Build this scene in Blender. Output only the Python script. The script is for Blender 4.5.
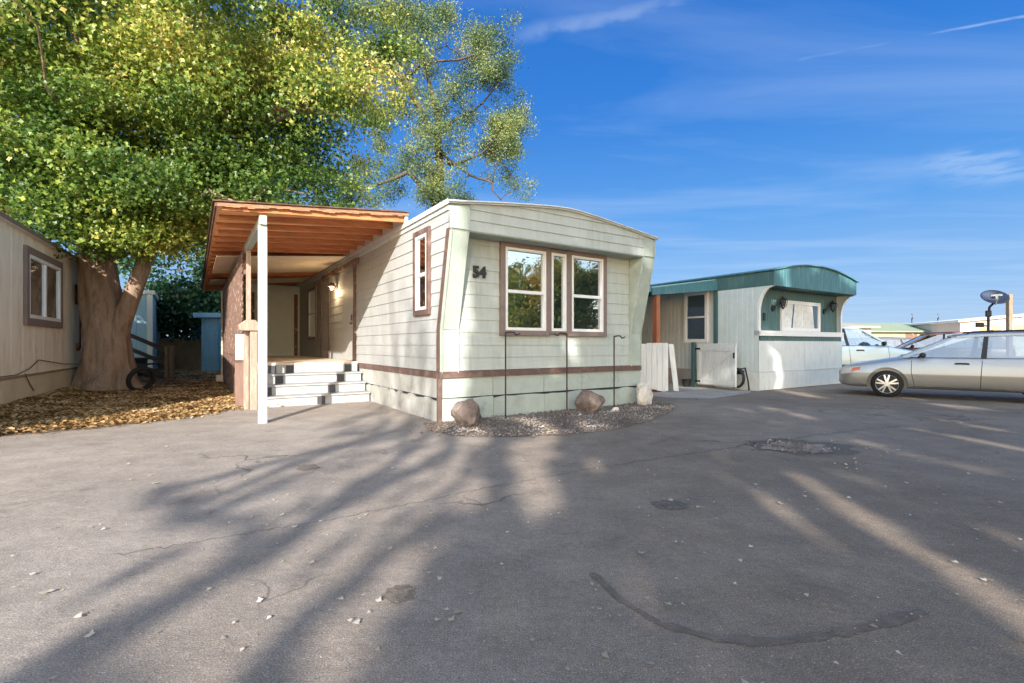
import bpy, bmesh, math, random
import numpy as np
from mathutils import Vector, Matrix, Euler
random.seed(7); RNG = np.random.default_rng(7)
R = math.radians
S = bpy.context.scene
for o in list(bpy.data.objects): bpy.data.objects.remove(o)
COL = S.collection

# ------------------------------------------------------------ camera, sky, sun
cd = bpy.data.cameras.new('camera'); cam = bpy.data.objects.new('camera', cd); COL.objects.link(cam)
cam.location = (0, 0, 1.2); cam.rotation_euler = (R(90), 0, 0)
cd.sensor_width = 36; cd.lens = 17.05; cd.shift_y = 0.0034; cd.clip_end = 2000; cd.clip_start = .05
S.camera = cam
SUN_EL, SUN_M = 23.5, .03                       # elevation, sideways drift of the shadows per metre
TAN = math.tan(R(SUN_EL))
SKYG = 3.35; SOUTH_FILL = (2.75, 2.15, 1.7, 1)
W = bpy.data.worlds.new('World'); S.world = W; W.use_nodes = True
nt = W.node_tree; N = nt.nodes; L = nt.links; N.clear()
out = N.new('ShaderNodeOutputWorld'); bg = N.new('ShaderNodeBackground'); bg.inputs[1].default_value = .15
sky = N.new('ShaderNodeTexSky'); sky.sky_type = 'NISHITA'; sky.sun_disc = False
sky.sun_elevation = R(SUN_EL); sky.sun_rotation = R(180 + math.degrees(math.atan(SUN_M)))
sky.air_density = 1.3; sky.dust_density = .4; sky.ozone_density = 3.5
tc = N.new('ShaderNodeTexCoord'); sep = N.new('ShaderNodeSeparateXYZ'); L.new(tc.outputs['Generated'], sep.inputs[0])
# thin cirrus: project the direction onto a flat layer high above
zc = N.new('ShaderNodeMath'); zc.operation = 'MAXIMUM'; zc.inputs[1].default_value = .03; L.new(sep.outputs[2], zc.inputs[0])
dx = N.new('ShaderNodeMath'); dx.operation = 'DIVIDE'; L.new(sep.outputs[0], dx.inputs[0]); L.new(zc.outputs[0], dx.inputs[1])
dy = N.new('ShaderNodeMath'); dy.operation = 'DIVIDE'; L.new(sep.outputs[1], dy.inputs[0]); L.new(zc.outputs[0], dy.inputs[1])
cb = N.new('ShaderNodeCombineXYZ'); L.new(dx.outputs[0], cb.inputs[0]); L.new(dy.outputs[0], cb.inputs[1])
mp = N.new('ShaderNodeMapping'); mp.inputs['Rotation'].default_value = (0, 0, R(-24)); mp.inputs['Scale'].default_value = (.32, 1.15, 1)
mp.inputs['Location'].default_value = (1.3, .45, 0); L.new(cb.outputs[0], mp.inputs[0])
n1 = N.new('ShaderNodeTexNoise'); n1.inputs['Scale'].default_value = 1.1; n1.inputs['Detail'].default_value = 9; n1.inputs['Roughness'].default_value = .55; n1.inputs['Distortion'].default_value = .5
L.new(mp.outputs[0], n1.inputs['Vector'])
cr = N.new('ShaderNodeValToRGB'); cr.color_ramp.elements[0].position = .46; cr.color_ramp.elements[1].position = .86; L.new(n1.outputs[0], cr.inputs[0])
cm = N.new('ShaderNodeMath'); cm.operation = 'MULTIPLY'; cm.inputs[1].default_value = .34; L.new(cr.outputs[0], cm.inputs[0])
hsv = N.new('ShaderNodeHueSaturation'); hsv.inputs['Saturation'].default_value = 1.22; hsv.inputs['Value'].default_value = 1.0; L.new(sky.outputs[0], hsv.inputs['Color'])
mx = N.new('ShaderNodeMixRGB'); mx.inputs[2].default_value = (2.3, 2.8, 3.5, 1)
# away from the sun the air is clear and deep blue; bright warm haze is added on the unseen sun side to fill the shade
zr = N.new('ShaderNodeValToRGB'); ze = zr.color_ramp.elements
for _ in range(4): ze.new(.5)
for i, (p_, c_) in enumerate(((0, (.42, .60, .86)), (.10, (.27, .49, .85)), (.24, (.105, .34, .80)), (.42, (.035, .215, .70)), (.65, (.016, .145, .57)), (1, (.012, .085, .38)))): ze[i].position = p_; ze[i].color = (*c_, 1)
L.new(sep.outputs[2], zr.inputs[0])
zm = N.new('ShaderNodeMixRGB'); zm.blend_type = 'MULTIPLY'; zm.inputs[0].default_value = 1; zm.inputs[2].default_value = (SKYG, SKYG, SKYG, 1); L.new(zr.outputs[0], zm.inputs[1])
za = N.new('ShaderNodeMixRGB'); za.inputs[0].default_value = .05; L.new(zm.outputs[0], za.inputs[1]); L.new(hsv.outputs[0], za.inputs[2])
sh = N.new('ShaderNodeMixRGB'); sh.blend_type = 'MULTIPLY'; sh.inputs[0].default_value = 1; sh.inputs[2].default_value = SOUTH_FILL; L.new(sky.outputs[0], sh.inputs[1])
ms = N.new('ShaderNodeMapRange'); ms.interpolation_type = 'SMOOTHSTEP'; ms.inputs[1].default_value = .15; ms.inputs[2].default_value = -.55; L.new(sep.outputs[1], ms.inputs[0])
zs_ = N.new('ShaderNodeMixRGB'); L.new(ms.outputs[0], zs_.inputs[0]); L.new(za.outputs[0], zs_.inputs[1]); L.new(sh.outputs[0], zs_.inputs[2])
def mth(op, a, b=None, c=None):
    k = N.new('ShaderNodeMath'); k.operation = op
    for i, q in enumerate((a, b, c)):
        if q is None: continue
        if hasattr(q, 'links'): L.new(q, k.inputs[i])
        else: k.inputs[i].default_value = q
    return k.outputs[0]
def sstep(x, a, b):
    k = N.new('ShaderNodeMapRange'); k.interpolation_type = 'SMOOTHSTEP'; k.inputs[1].default_value = a; k.inputs[2].default_value = b; L.new(x, k.inputs[0]); return k.outputs[0]
fn_ = N.new('ShaderNodeTexNoise'); fn_.inputs['Scale'].default_value = 6; fn_.inputs['Detail'].default_value = 6; L.new(cb.outputs[0], fn_.inputs['Vector'])
cloud = cm.outputs[0]
# two thin trails lying in the high layer: (ax, ay) - (bx, by), half width, strength
for ax, ay, bx, by, wd, st in ((1.75, 1.40, 1.30, 1.575, .014, .38), (.60, 1.375, -.06, 1.585, .075, .26), (1.30, 1.575, .9, 1.74, .03, .16), (-.2, 3.55, .75, 3.9, .10, .28), (2.1, 2.55, 3.2, 3.0, .30, .3)):
    dl = math.hypot(bx - ax, by - ay); ux, uy = (bx - ax) / dl, (by - ay) / dl
    px_ = mth('SUBTRACT', dx.outputs[0], ax); py_ = mth('SUBTRACT', dy.outputs[0], ay)
    al = mth('ADD', mth('MULTIPLY', px_, ux), mth('MULTIPLY', py_, uy)); ac = mth('ADD', mth('MULTIPLY', px_, -uy), mth('MULTIPLY', py_, ux))
    ac = mth('ADD', ac, mth('MULTIPLY', mth('SUBTRACT', fn_.outputs[0], .5), wd * 1.6))
    band = sstep(mth('ABSOLUTE', ac), wd, 0); ends = mth('MULTIPLY', sstep(al, -.02, dl * .25), sstep(al, dl * 1.02, dl * .7))
    up_ = sstep(sep.outputs[2], .02, .08)
    q = mth('MULTIPLY', mth('MULTIPLY', mth('MULTIPLY', band, ends), up_), mth('MULTIPLY', sstep(fn_.outputs[0], .25, .62), st)); cloud = mth('MAXIMUM', cloud, q)
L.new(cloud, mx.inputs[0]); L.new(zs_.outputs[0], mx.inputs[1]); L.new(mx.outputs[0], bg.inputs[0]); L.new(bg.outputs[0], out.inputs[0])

sd = bpy.data.lights.new('sun', 'SUN'); sd.energy = 5.0; sd.angle = R(.55); sd.color = (1, .93, .85)
sun = bpy.data.objects.new('sun', sd); COL.objects.link(sun)
sun.rotation_euler = Vector((SUN_M, 1, -TAN)).to_track_quat('-Z', 'Y').to_euler()
sun.location = (0, -30, 30)
S.view_settings.view_transform = 'Standard'; S.view_settings.look = 'None'; S.view_settings.gamma = 1
S.view_settings.exposure = 1.02
S.render.engine = 'CYCLES'; S.cycles.max_bounces = 6; S.cycles.transparent_max_bounces = 8
S.render.resolution_x = 1024; S.render.resolution_y = 683

# ------------------------------------------------------------ materials
MATS = {}
def mat(name, c, rough=.75, var=.12, vs=2.5, bump=0, bs=40, metal=0, c2=None, c2s=.8, c2lo=.5, c2hi=.7, stretch=None, spec=.3, coat=0):
    if name in MATS: return MATS[name]
    m = bpy.data.materials.new(name); m.use_nodes = True; MATS[name] = m
    n = m.node_tree.nodes; l = m.node_tree.links; p = n['Principled BSDF']
    p.inputs['Roughness'].default_value = rough; p.inputs['Metallic'].default_value = metal
    p.inputs['Specular IOR Level'].default_value = spec; p.inputs['Coat Weight'].default_value = coat
    t = n.new('ShaderNodeTexCoord'); v = t.outputs['Object']
    if stretch:
        q = n.new('ShaderNodeMapping'); q.inputs['Scale'].default_value = stretch; l.new(v, q.inputs[0]); v = q.outputs[0]
    a = n.new('ShaderNodeTexNoise'); a.inputs['Scale'].default_value = vs; a.inputs['Detail'].default_value = 8; a.inputs['Roughness'].default_value = .65
    l.new(v, a.inputs['Vector'])
    k = n.new('ShaderNodeMapRange'); k.inputs[1].default_value = .3; k.inputs[2].default_value = .7
    k.inputs[3].default_value = 1 - var; k.inputs[4].default_value = 1 + var; l.new(a.outputs[0], k.inputs[0])
    g = n.new('ShaderNodeMixRGB'); g.blend_type = 'MULTIPLY'; g.inputs[0].default_value = 1
    col = None
    if c2:
        b = n.new('ShaderNodeTexNoise'); b.inputs['Scale'].default_value = c2s; b.inputs['Detail'].default_value = 7; b.inputs['Roughness'].default_value = .7
        l.new(v, b.inputs['Vector'])
        r = n.new('ShaderNodeMapRange'); r.inputs[1].default_value = c2lo; r.inputs[2].default_value = c2hi; l.new(b.outputs[0], r.inputs[0])
        x = n.new('ShaderNodeMixRGB'); x.inputs[1].default_value = (*c, 1); x.inputs[2].default_value = (*c2, 1); l.new(r.outputs[0], x.inputs[0])
        l.new(x.outputs[0], g.inputs[1])
    else: g.inputs[1].default_value = (*c, 1)
    l.new(k.outputs[0], g.inputs[2]); l.new(g.outputs[0], p.inputs['Base Color'])
    if bump:
        e = n.new('ShaderNodeTexNoise'); e.inputs['Scale'].default_value = bs; e.inputs['Detail'].default_value = 5; l.new(v, e.inputs['Vector'])
        u = n.new('ShaderNodeBump'); u.inputs['Strength'].default_value = bump; u.inputs['Distance'].default_value = .02
        l.new(e.outputs[0], u.inputs['Height']); l.new(u.outputs[0], p.inputs['Normal'])
    return m
M = dict(
 side=mat('painted_lap_siding_white', (.37, .385, .38), .6, .07, 3, .12, 60, c2=(.32, .33, .31), c2s=1.6, c2lo=.5, c2hi=.8, stretch=(4, 4, .8)),
 mint=mat('painted_lap_siding_mint', (.425, .465, .425), .6, .07, 3, .12, 60, c2=(.33, .35, .30), c2s=1.6, c2lo=.5, c2hi=.8, stretch=(4, 4, .8)),
 mintp=mat('mint_trim_paint', (.35, .405, .355), .5, .06, 4, .05, 50, c2=(.42, .46, .40), c2s=2),
 skirt=mat('mint_skirting_board', (.37, .42, .375), .75, .09, 5, .3, 30, c2=(.27, .29, .25), c2s=2.2, c2lo=.55, c2hi=.75),
 brown=mat('brown_trim', (.125, .08, .068), .6, .15, 8, .2, 50, c2=(.20, .135, .115), c2s=4),
 casing=mat('taupe_window_casing', (.20, .155, .135), .6, .1, 8, .1, 50),
 white=mat('white_vinyl', (.74, .74, .71), .4, .03, 6),
 wpost=mat('white_painted_post', (.48, .49, .48), .5, .08, 6, .15, 40),
 black=mat('black_metal', (.02, .02, .02), .45, .1, 6, metal=0),
 dark=mat('dark_digit', (.03, .028, .028), .5),
 cedar=mat('orange_stained_rafter', (.50, .20, .08), .7, .2, 3, .3, 30, c2=(.36, .13, .05), c2s=2.4, stretch=(1, 6, 6)),  # darker than the roof boards: shade on the rafters put into the colour
 deckp=mat('orange_roof_board', (.86, .42, .19), .75, .15, 3, .2, 30, c2=(.62, .28, .12), c2s=1.6, stretch=(2, 5, 1)),  # brightened so the boards look lit between the rafters
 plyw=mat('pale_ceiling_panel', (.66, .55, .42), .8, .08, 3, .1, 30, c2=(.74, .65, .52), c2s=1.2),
 wood=mat('weathered_pinkish_wood', (.33, .235, .185), .8, .18, 5, .4, 30, c2=(.46, .38, .32), c2s=3, stretch=(6, 6, 1)),
 woodbr=mat('brown_stained_plywood', (.19, .115, .085), .8, .2, 3, .3, 25, c2=(.58, .46, .38), c2s=7, c2lo=.57, c2hi=.62),  # pale patches put mottled light spots into the wood colour
 woodred=mat('reddish_fence_board', (.21, .135, .11), .8, .15, 4, .3, 30, stretch=(6, 6, 1)),
 roofdk=mat('weathered_dark_fascia', (.10, .055, .04), .85, .25, 4, .5, 30, c2=(.30, .16, .10), c2s=3),
 stepw=mat('white_step_paint', (.34, .35, .355), .6, .06, 4, .1, 40, c2=(.25, .26, .26), c2s=3),
 stepd=mat('dark_grey_tread_block', (.06, .062, .07), .7, .15, 6),
 tealf=mat('teal_painted_metal', (.06, .165, .185), .5, .15, 3, .05, 30, c2=(.115, .235, .25), c2s=2, stretch=(5, 5, .7)),
 teald=mat('dark_teal_panel', (.06, .125, .125), .5, .1, 3, c2=(.09, .17, .17), c2s=2, stretch=(5, 5, .7)),
 tealr=mat('pale_teal_roof_sheet', (.25, .45, .44), .4, .1, 3),
 pale=mat('pale_aqua_ribbed_metal', (.53, .60, .585), .5, .05, 3, .05, 30, c2=(.60, .64, .61), c2s=1.5),
 palew=mat('pale_white_panel', (.60, .63, .60), .55, .06, 2, .1, 20, c2=(.46, .47, .43), c2s=2.4, c2lo=.52, c2hi=.75, stretch=(3, 3, 1)),
 greyr=mat('grey_ribbed_siding', (.52, .53, .50), .55, .06, 3),
 cream=mat('cream_metal_siding', (.80, .74, .60), .5, .05, 2, .05, 20, c2=(.55, .46, .32), c2s=1.4, c2lo=.5, c2hi=.75, stretch=(3, 3, .7)),
 creamd=mat('cream_skirting', (.58, .50, .36), .7, .1, 3, .2, 20, c2=(.42, .34, .23), c2s=1.5),
 blue=mat('blue_shed_paint', (.22, .42, .54), .65, .1, 3, .1, 30, c2=(.17, .36, .50), c2s=2),
 blued=mat('deep_blue_door_paint', (.11, .33, .52), .6, .1, 3, .1, 30),
 lblue=mat('light_blue_siding', (.34, .52, .62), .6, .06, 3),
 block=mat('tan_block_wall', (.50, .42, .29), .9, .15, 3, .4, 15, c2=(.34, .28, .20), c2s=2),
 conc=mat('concrete', (.38, .335, .285), .9, .12, 3, .3, 40, c2=(.29, .26, .23), c2s=2),
 rock=mat('brown_boulder', (.13, .10, .088), .9, .3, 7, 1, 14, c2=(.27, .22, .185), c2s=5),
 rockw=mat('white_quartz_rock', (.62, .58, .52), .8, .15, 6, .6, 18, c2=(.36, .27, .20), c2s=5, c2lo=.5, c2hi=.65),
 fencew=mat('whitewashed_pickets', (.66, .68, .66), .7, .08, 6, .3, 30, c2=(.50, .52, .50), c2s=3, stretch=(5, 5, .8)),
 gravel=mat('gravel', (.18, .145, .115), .95, .2, 12, .8, 50, c2=(.25, .21, .17), c2s=9),
 stairw=mat('dark_weathered_stair', (.075, .06, .052), .85, .2, 5, .3, 30),
 tyre=mat('tyre_rubber', (.018, .018, .018), .85, .15, 8),
 rim=mat('silver_alloy', (.55, .55, .56), .3, .05, 4, metal=.7),
 chrome=mat('mirror_chrome', (.5, .5, .5), .2, .02, metal=1),
 plast=mat('black_plastic', (.025, .025, .027), .5, .1),
 dish=mat('navy_grey_dish', (.055, .07, .11), .5, .06, 4),
 pole=mat('weathered_utility_wood', (.26, .19, .13), .9, .2, 6, .3, 20, stretch=(6, 6, 1)),
 roofw=mat('white_roof_coating', (.66, .68, .66), .5, .06, 4),
 dirt=mat('bare_dirt', (.20, .14, .09), .95, .2, 4, .8, 30, c2=(.30, .21, .12), c2s=5),
 curt=mat('curtain_white', (.66, .66, .62), .9, .1, 12, c2=(.4, .42, .4), c2s=9),
)
def glass_mat(name, dark=(.02, .025, .03), gl=.38, rough=.02, tint=(.85, .92, 1)):
    m = bpy.data.materials.new(name); m.use_nodes = True; n = m.node_tree.nodes; l = m.node_tree.links; n.clear()
    o = n.new('ShaderNodeOutputMaterial'); d = n.new('ShaderNodeBsdfDiffuse'); d.inputs[0].default_value = (*dark, 1)
    g = n.new('ShaderNodeBsdfGlossy'); g.inputs['Roughness'].default_value = rough; g.inputs[0].default_value = (*tint, 1)
    f = n.new('ShaderNodeFresnel'); f.inputs[0].default_value = 1.5
    a = n.new('ShaderNodeMath'); a.operation = 'ADD'; a.inputs[1].default_value = gl; a.use_clamp = True; l.new(f.outputs[0], a.inputs[0])
    nz = n.new('ShaderNodeTexNoise'); nz.inputs['Scale'].default_value = 1.3; t = n.new('ShaderNodeTexCoord'); l.new(t.outputs['Object'], nz.inputs['Vector'])
    b = n.new('ShaderNodeBump'); b.inputs['Strength'].default_value = .05; b.inputs['Distance'].default_value = .1; l.new(nz.outputs[0], b.inputs['Height']); l.new(b.outputs[0], g.inputs['Normal'])
    s = n.new('ShaderNodeMixShader'); l.new(a.outputs[0], s.inputs[0]); l.new(d.outputs[0], s.inputs[1]); l.new(g.outputs[0], s.inputs[2]); l.new(s.outputs[0], o.inputs[0])
    return m
M['glass'] = glass_mat('window_glass', gl=.5)
M['glassd'] = glass_mat('dim_window_glass', (.05, .06, .06), .12)
def carglass():
    m = bpy.data.materials.new('car_glass'); m.use_nodes = True; n = m.node_tree.nodes; l = m.node_tree.links; n.clear()
    o = n.new('ShaderNodeOutputMaterial'); d = n.new('ShaderNodeBsdfTransparent'); d.inputs[0].default_value = (.45, .52, .52, 1)
    g = n.new('ShaderNodeBsdfGlossy'); g.inputs['Roughness'].default_value = .03
    f = n.new('ShaderNodeFresnel'); f.inputs[0].default_value = 1.5
    a = n.new('ShaderNodeMath'); a.operation = 'ADD'; a.inputs[1].default_value = .26; a.use_clamp = True; l.new(f.outputs[0], a.inputs[0])
    s = n.new('ShaderNodeMixShader'); l.new(a.outputs[0], s.inputs[0]); l.new(d.outputs[0], s.inputs[1]); l.new(g.outputs[0], s.inputs[2]); l.new(s.outputs[0], o.inputs[0])
    return m
M['carglass'] = carglass()
def emit(name, c, s):
    m = bpy.data.materials.new(name); m.use_nodes = True; p = m.node_tree.nodes['Principled BSDF']
    p.inputs['Base Color'].default_value = (.8, .7, .5, 1); p.inputs['Emission Color'].default_value = (*c, 1); p.inputs['Emission Strength'].default_value = s
    return m
M['bulb'] = emit('lit_bulb', (1, .72, .35), 14)
def leaf_mat(name, cols, trans=.45, ns=.45, rough=.6):
    m = bpy.data.materials.new(name); m.use_nodes = True; n = m.node_tree.nodes; l = m.node_tree.links; n.clear()
    o = n.new('ShaderNodeOutputMaterial'); geo = n.new('ShaderNodeNewGeometry'); t = n.new('ShaderNodeTexCoord')
    nz = n.new('ShaderNodeTexNoise'); nz.inputs['Scale'].default_value = ns; nz.inputs['Detail'].default_value = 3; l.new(t.outputs['Object'], nz.inputs['Vector'])
    mr = n.new('ShaderNodeMapRange'); mr.inputs[1].default_value = .33; mr.inputs[2].default_value = .67; l.new(nz.outputs[0], mr.inputs[0])
    mm = n.new('ShaderNodeMath'); mm.operation = 'MULTIPLY_ADD'; mm.inputs[1].default_value = .4; l.new(geo.outputs['Random Per Island'], mm.inputs[0])
    k = n.new('ShaderNodeMath'); k.operation = 'MULTIPLY'; k.inputs[1].default_value = .6; l.new(mr.outputs[0], k.inputs[0]); l.new(k.outputs[0], mm.inputs[2])
    cr = n.new('ShaderNodeValToRGB'); e = cr.color_ramp.elements
    while len(e) < len(cols): e.new(.5)
    for i, c in enumerate(cols): e[i].position = .12 + .76 * i / (len(cols) - 1); e[i].color = (*c, 1)
    l.new(mm.outputs[0], cr.inputs[0])
    d = n.new('ShaderNodeBsdfDiffuse'); tr = n.new('ShaderNodeBsdfTranslucent'); g = n.new('ShaderNodeBsdfGlossy'); g.inputs['Roughness'].default_value = .45; g.inputs[0].default_value = (.6, .6, .6, 1)
    l.new(cr.outputs[0], d.inputs[0]); l.new(cr.outputs[0], tr.inputs[0])
    s = n.new('ShaderNodeMixShader'); s.inputs[0].default_value = trans; l.new(d.outputs[0], s.inputs[1]); l.new(tr.outputs[0], s.inputs[2])
    s2 = n.new('ShaderNodeMixShader'); s2.inputs[0].default_value = .05; l.new(s.outputs[0], s2.inputs[1]); l.new(g.outputs[0], s2.inputs[2]); l.new(s2.outputs[0], o.inputs[0])
    return m
M['maple'] = leaf_mat('maple_leaves', [(.035, .08, .014), (.06, .13, .018), (.12, .20, .025), (.24, .31, .045), (.46, .44, .09), (.62, .50, .16)], .35, .30)
M['willow'] = leaf_mat('silvery_willow_leaves', [(.04, .085, .03), (.08, .14, .05), (.14, .20, .075), (.22, .28, .10), (.34, .34, .09)], .35, .5)
M['darktree'] = leaf_mat('dark_green_leaves', [(.015, .05, .02), (.03, .09, .035), (.06, .14, .05)], .35, .6)
M['autumn'] = leaf_mat('autumn_leaves', [(.07, .14, .02), (.14, .22, .03), (.36, .30, .04), (.50, .24, .04)], .35, .3)
M['litterm'] = leaf_mat('dry_fallen_leaves', [(.14, .08, .035), (.30, .18, .075), (.46, .31, .14), (.60, .46, .27)], .15, 1.2)
M['palel'] = leaf_mat('pale_fallen_leaves', [(.30, .21, .13), (.42, .35, .26), (.55, .50, .42), (.64, .61, .55)], .15, 1.2)
M['stones'] = leaf_mat('gravel_stones', [(.08, .06, .045), (.15, .115, .088), (.23, .18, .14), (.42, .36, .30)], .0, 2)
def bark(name, c, c2):
    return mat(name, c, .9, .22, 3, .9, 12, c2=c2, c2s=3.5, stretch=(2.5, 2.5, .6))
M['bark'] = bark('maple_bark', (.30, .21, .15), (.16, .11, .08)); M['barkd'] = bark('dark_bark', (.09, .065, .05), (.16, .12, .09))

def asphalt():
    m = bpy.data.materials.new('worn_asphalt'); m.use_nodes = True; n = m.node_tree.nodes; l = m.node_tree.links; p = n['Principled BSDF']
    p.inputs['Roughness'].default_value = .88; p.inputs['Specular IOR Level'].default_value = .25
    t = n.new('ShaderNodeTexCoord').outputs['Object']
    def noise(s, d=6, r=.6, dist=0):
        a = n.new('ShaderNodeTexNoise'); a.inputs['Scale'].default_value = s; a.inputs['Detail'].default_value = d; a.inputs['Roughness'].default_value = r; a.inputs['Distortion'].default_value = dist; l.new(t, a.inputs['Vector']); return a.outputs[0]
    def rng(x, a, b, c, d):
        k = n.new('ShaderNodeMapRange'); k.inputs[1].default_value = a; k.inputs[2].default_value = b; k.inputs[3].default_value = c; k.inputs[4].default_value = d; l.new(x, k.inputs[0]); return k.outputs[0]
    def mix(f, a, b, bt='MIX'):
        x = n.new('ShaderNodeMixRGB'); x.blend_type = bt
        for i, q in enumerate((f, a, b)):
            if hasattr(q, 'links'): l.new(q, x.inputs[i])
            elif isinstance(q, tuple): x.inputs[i].default_value = (*q, 1)
            else: x.inputs[i].default_value = q
        return x.outputs[0]
    big = rng(noise(.35, 5, .6, .6), .4, .62, 0, 1)
    sx = n.new('ShaderNodeSeparateXYZ'); l.new(t, sx.inputs[0])
    # paler sunlit tone on the left, shaded tone on the right, put into the colour
    side = rng(sx.outputs[0], -2.0, 1.2, 1, 0)
    c = mix(big, (.205, .161, .120), (.268, .213, .162))
    c = mix(side, c, mix(big, (.262, .226, .192), (.305, .266, .228)))
    c = mix(1.0, c, rng(noise(2.2, 8, .7), .3, .7, .80, 1.20), 'MULTIPLY')
    c = mix(1.0, c, rng(noise(28, 4, .75), .32, .68, .84, 1.16), 'MULTIPLY')
    c = mix(1.0, c, rng(noise(150, 3, .8), .32, .68, .42, 1.6), 'MULTIPLY')
    c = mix(rng(noise(75, 2, .5), .64, .71, 0, .6), c, (.52, .48, .43))
    c = mix(rng(noise(.55, 7, .7, 2.0), .60, .68, 0, .5), c, (.12, .098, .08))      # old oily stains
    c = mix(rng(noise(.9, 6, .75, 1.5), .62, .72, 0, .35), c, (.42, .36, .29))     # pale dust drifts
    # cracks
    v = n.new('ShaderNodeTexVoronoi'); v.feature = 'DISTANCE_TO_EDGE'; v.inputs['Scale'].default_value = .42
    wv = n.new('ShaderNodeVectorMath'); wv.operation = 'ADD'; l.new(t, wv.inputs[0])
    nn = n.new('ShaderNodeTexNoise'); nn.inputs['Scale'].default_value = 1.6; nn.inputs['Detail'].default_value = 8; l.new(t, nn.inputs['Vector'])
    l.new(nn.outputs[1], wv.inputs[1]); l.new(wv.outputs[0], v.inputs['Vector'])
    gate = rng(noise(.5, 2), .5, .6, 0, 1)
    ck = n.new('ShaderNodeMath'); ck.operation = 'MULTIPLY'; l.new(rng(v.outputs[0], .002, .009, .75, 0), ck.inputs[0]); l.new(gate, ck.inputs[1])
    c = mix(ck.outputs[0], c, (.06, .055, .05))
    l.new(c, p.inputs['Base Color'])
    b = n.new('ShaderNodeBump'); b.inputs['Strength'].default_value = .7; b.inputs['Distance'].default_value = .006; l.new(noise(130, 4, .8), b.inputs['Height'])
    b2 = n.new('ShaderNodeBump'); b2.inputs['Strength'].default_value = .35; b2.inputs['Distance'].default_value = .05; l.new(noise(3, 5), b2.inputs['Height']); l.new(b.outputs[0], b2.inputs['Normal'])
    l.new(b2.outputs[0], p.inputs['Normal'])
    return m
M['asphalt'] = asphalt()

# ------------------------------------------------------------ object helpers
def tag(o, label=None, cat=None, group=None, kind=None):
    if label: o['label'] = label
    if cat: o['category'] = cat
    if group: o['group'] = group
    if kind: o['kind'] = kind
    return o
def thing(name, label, cat, loc=(0, 0, 0), rz=0, group=None):
    o = bpy.data.objects.new(name, None); COL.objects.link(o); o.empty_display_size = .2
    o.location = loc; o.rotation_euler = (0, 0, R(rz)); return tag(o, label, cat, group)
def copy_tree(o, parent=None):
    c = o.copy(); COL.objects.link(c); c.parent = parent
    for ch in list(o.children): copy_tree(ch, c)
    return c
def link(name, me, m=None, parent=None, smooth=False):
    o = bpy.data.objects.new(name, me); COL.objects.link(o)
    if m is not None and not me.materials: me.materials.append(M[m] if isinstance(m, str) else m)
    if parent: o.parent = parent
    if smooth: me.polygons.foreach_set('use_smooth', [True] * len(me.polygons))
    return o
class MB:
    def __init__(s): s.v = []; s.f = []
    def add(s, vs, fs):
        k = len(s.v); s.v += [tuple(a) for a in vs]; s.f += [tuple(i + k for i in f) for f in fs]; return s
    def hexa(s, a, b):   # a: bottom 4 (ccw), b: top 4
        return s.add(list(a) + list(b), [(3, 2, 1, 0), (4, 5, 6, 7), (0, 1, 5, 4), (1, 2, 6, 5), (2, 3, 7, 6), (3, 0, 4, 7)])
    def box(s, x0, x1, y0, y1, z0, z1):
        if x0 > x1: x0, x1 = x1, x0
        if y0 > y1: y0, y1 = y1, y0
        if z0 > z1: z0, z1 = z1, z0
        return s.hexa([(x0, y0, z0), (x1, y0, z0), (x1, y1, z0), (x0, y1, z0)], [(x0, y0, z1), (x1, y0, z1), (x1, y1, z1), (x0, y1, z1)])
    def bar(s, a, b, w, h=None, up=(0, 0, 1)):
        h = h or w; a = Vector(a); b = Vector(b); d = (b - a).normalized(); u = Vector(up)
        if abs(d.dot(u)) > .98: u = Vector((0, 1, 0))
        x = d.cross(u).normalized() * (w / 2); y = x.cross(d).normalized() * (h / 2)
        q = lambda p: [p - x - y, p + x - y, p + x + y, p - x + y]
        return s.add(q(a) + q(b), [(0, 1, 2, 3), (7, 6, 5, 4), (0, 4, 5, 1), (1, 5, 6, 2), (2, 6, 7, 3), (3, 7, 4, 0)])
    def tube(s, pts, rad, n=10, cap=True):
        pts = [Vector(p) for p in pts]; rad = rad if isinstance(rad, (list, tuple)) else [rad] * len(pts)
        k = len(s.v); x = None
        for i, p in enumerate(pts):
            d = (pts[min(i + 1, len(pts) - 1)] - pts[max(i - 1, 0)]).normalized()
            if x is None: x = d.orthogonal().normalized()
            else: x = (x - d * x.dot(d)).normalized()
            y = d.cross(x)
            for j in range(n):
                a = 2 * math.pi * j / n; s.v.append(tuple(p + (x * math.cos(a) + y * math.sin(a)) * rad[i]))
        for i in range(len(pts) - 1):
            for j in range(n):
                a = k + i * n + j; b = k + i * n + (j + 1) % n; s.f.append((a, b, b + n, a + n))
        if cap:
            s.f.append(tuple(k + j for j in range(n))[::-1]); s.f.append(tuple(k + (len(pts) - 1) * n + j for j in range(n)))
        return s
    def prism(s, poly, z0, z1, f=lambda x, y, z: (x, y, z)):
        n = len(poly); vs = [f(x, y, z0) for x, y in poly] + [f(x, y, z1) for x, y in poly]
        return s.add(vs, [tuple(range(n))[::-1], tuple(range(n, 2 * n))] + [(i, (i + 1) % n, (i + 1) % n + n, i + n) for i in range(n)])
    def mesh(s, name='m'):
        me = bpy.data.meshes.new(name); me.from_pydata(s.v, [], s.f); me.update(); return me
    def build(s, name, m, parent=None, bevel=0, smooth=False, fix=True):
        me = s.mesh(name)
        if fix:
            bm = bmesh.new(); bm.from_mesh(me); bmesh.ops.recalc_face_normals(bm, faces=bm.faces); bm.to_mesh(me); bm.free()
        o = link(name, me, m, parent, smooth)
        if bevel:
            b = o.modifiers.new('bevel', 'BEVEL'); b.width = bevel; b.segments = 1; b.limit_method = 'ANGLE'
        return o
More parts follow.
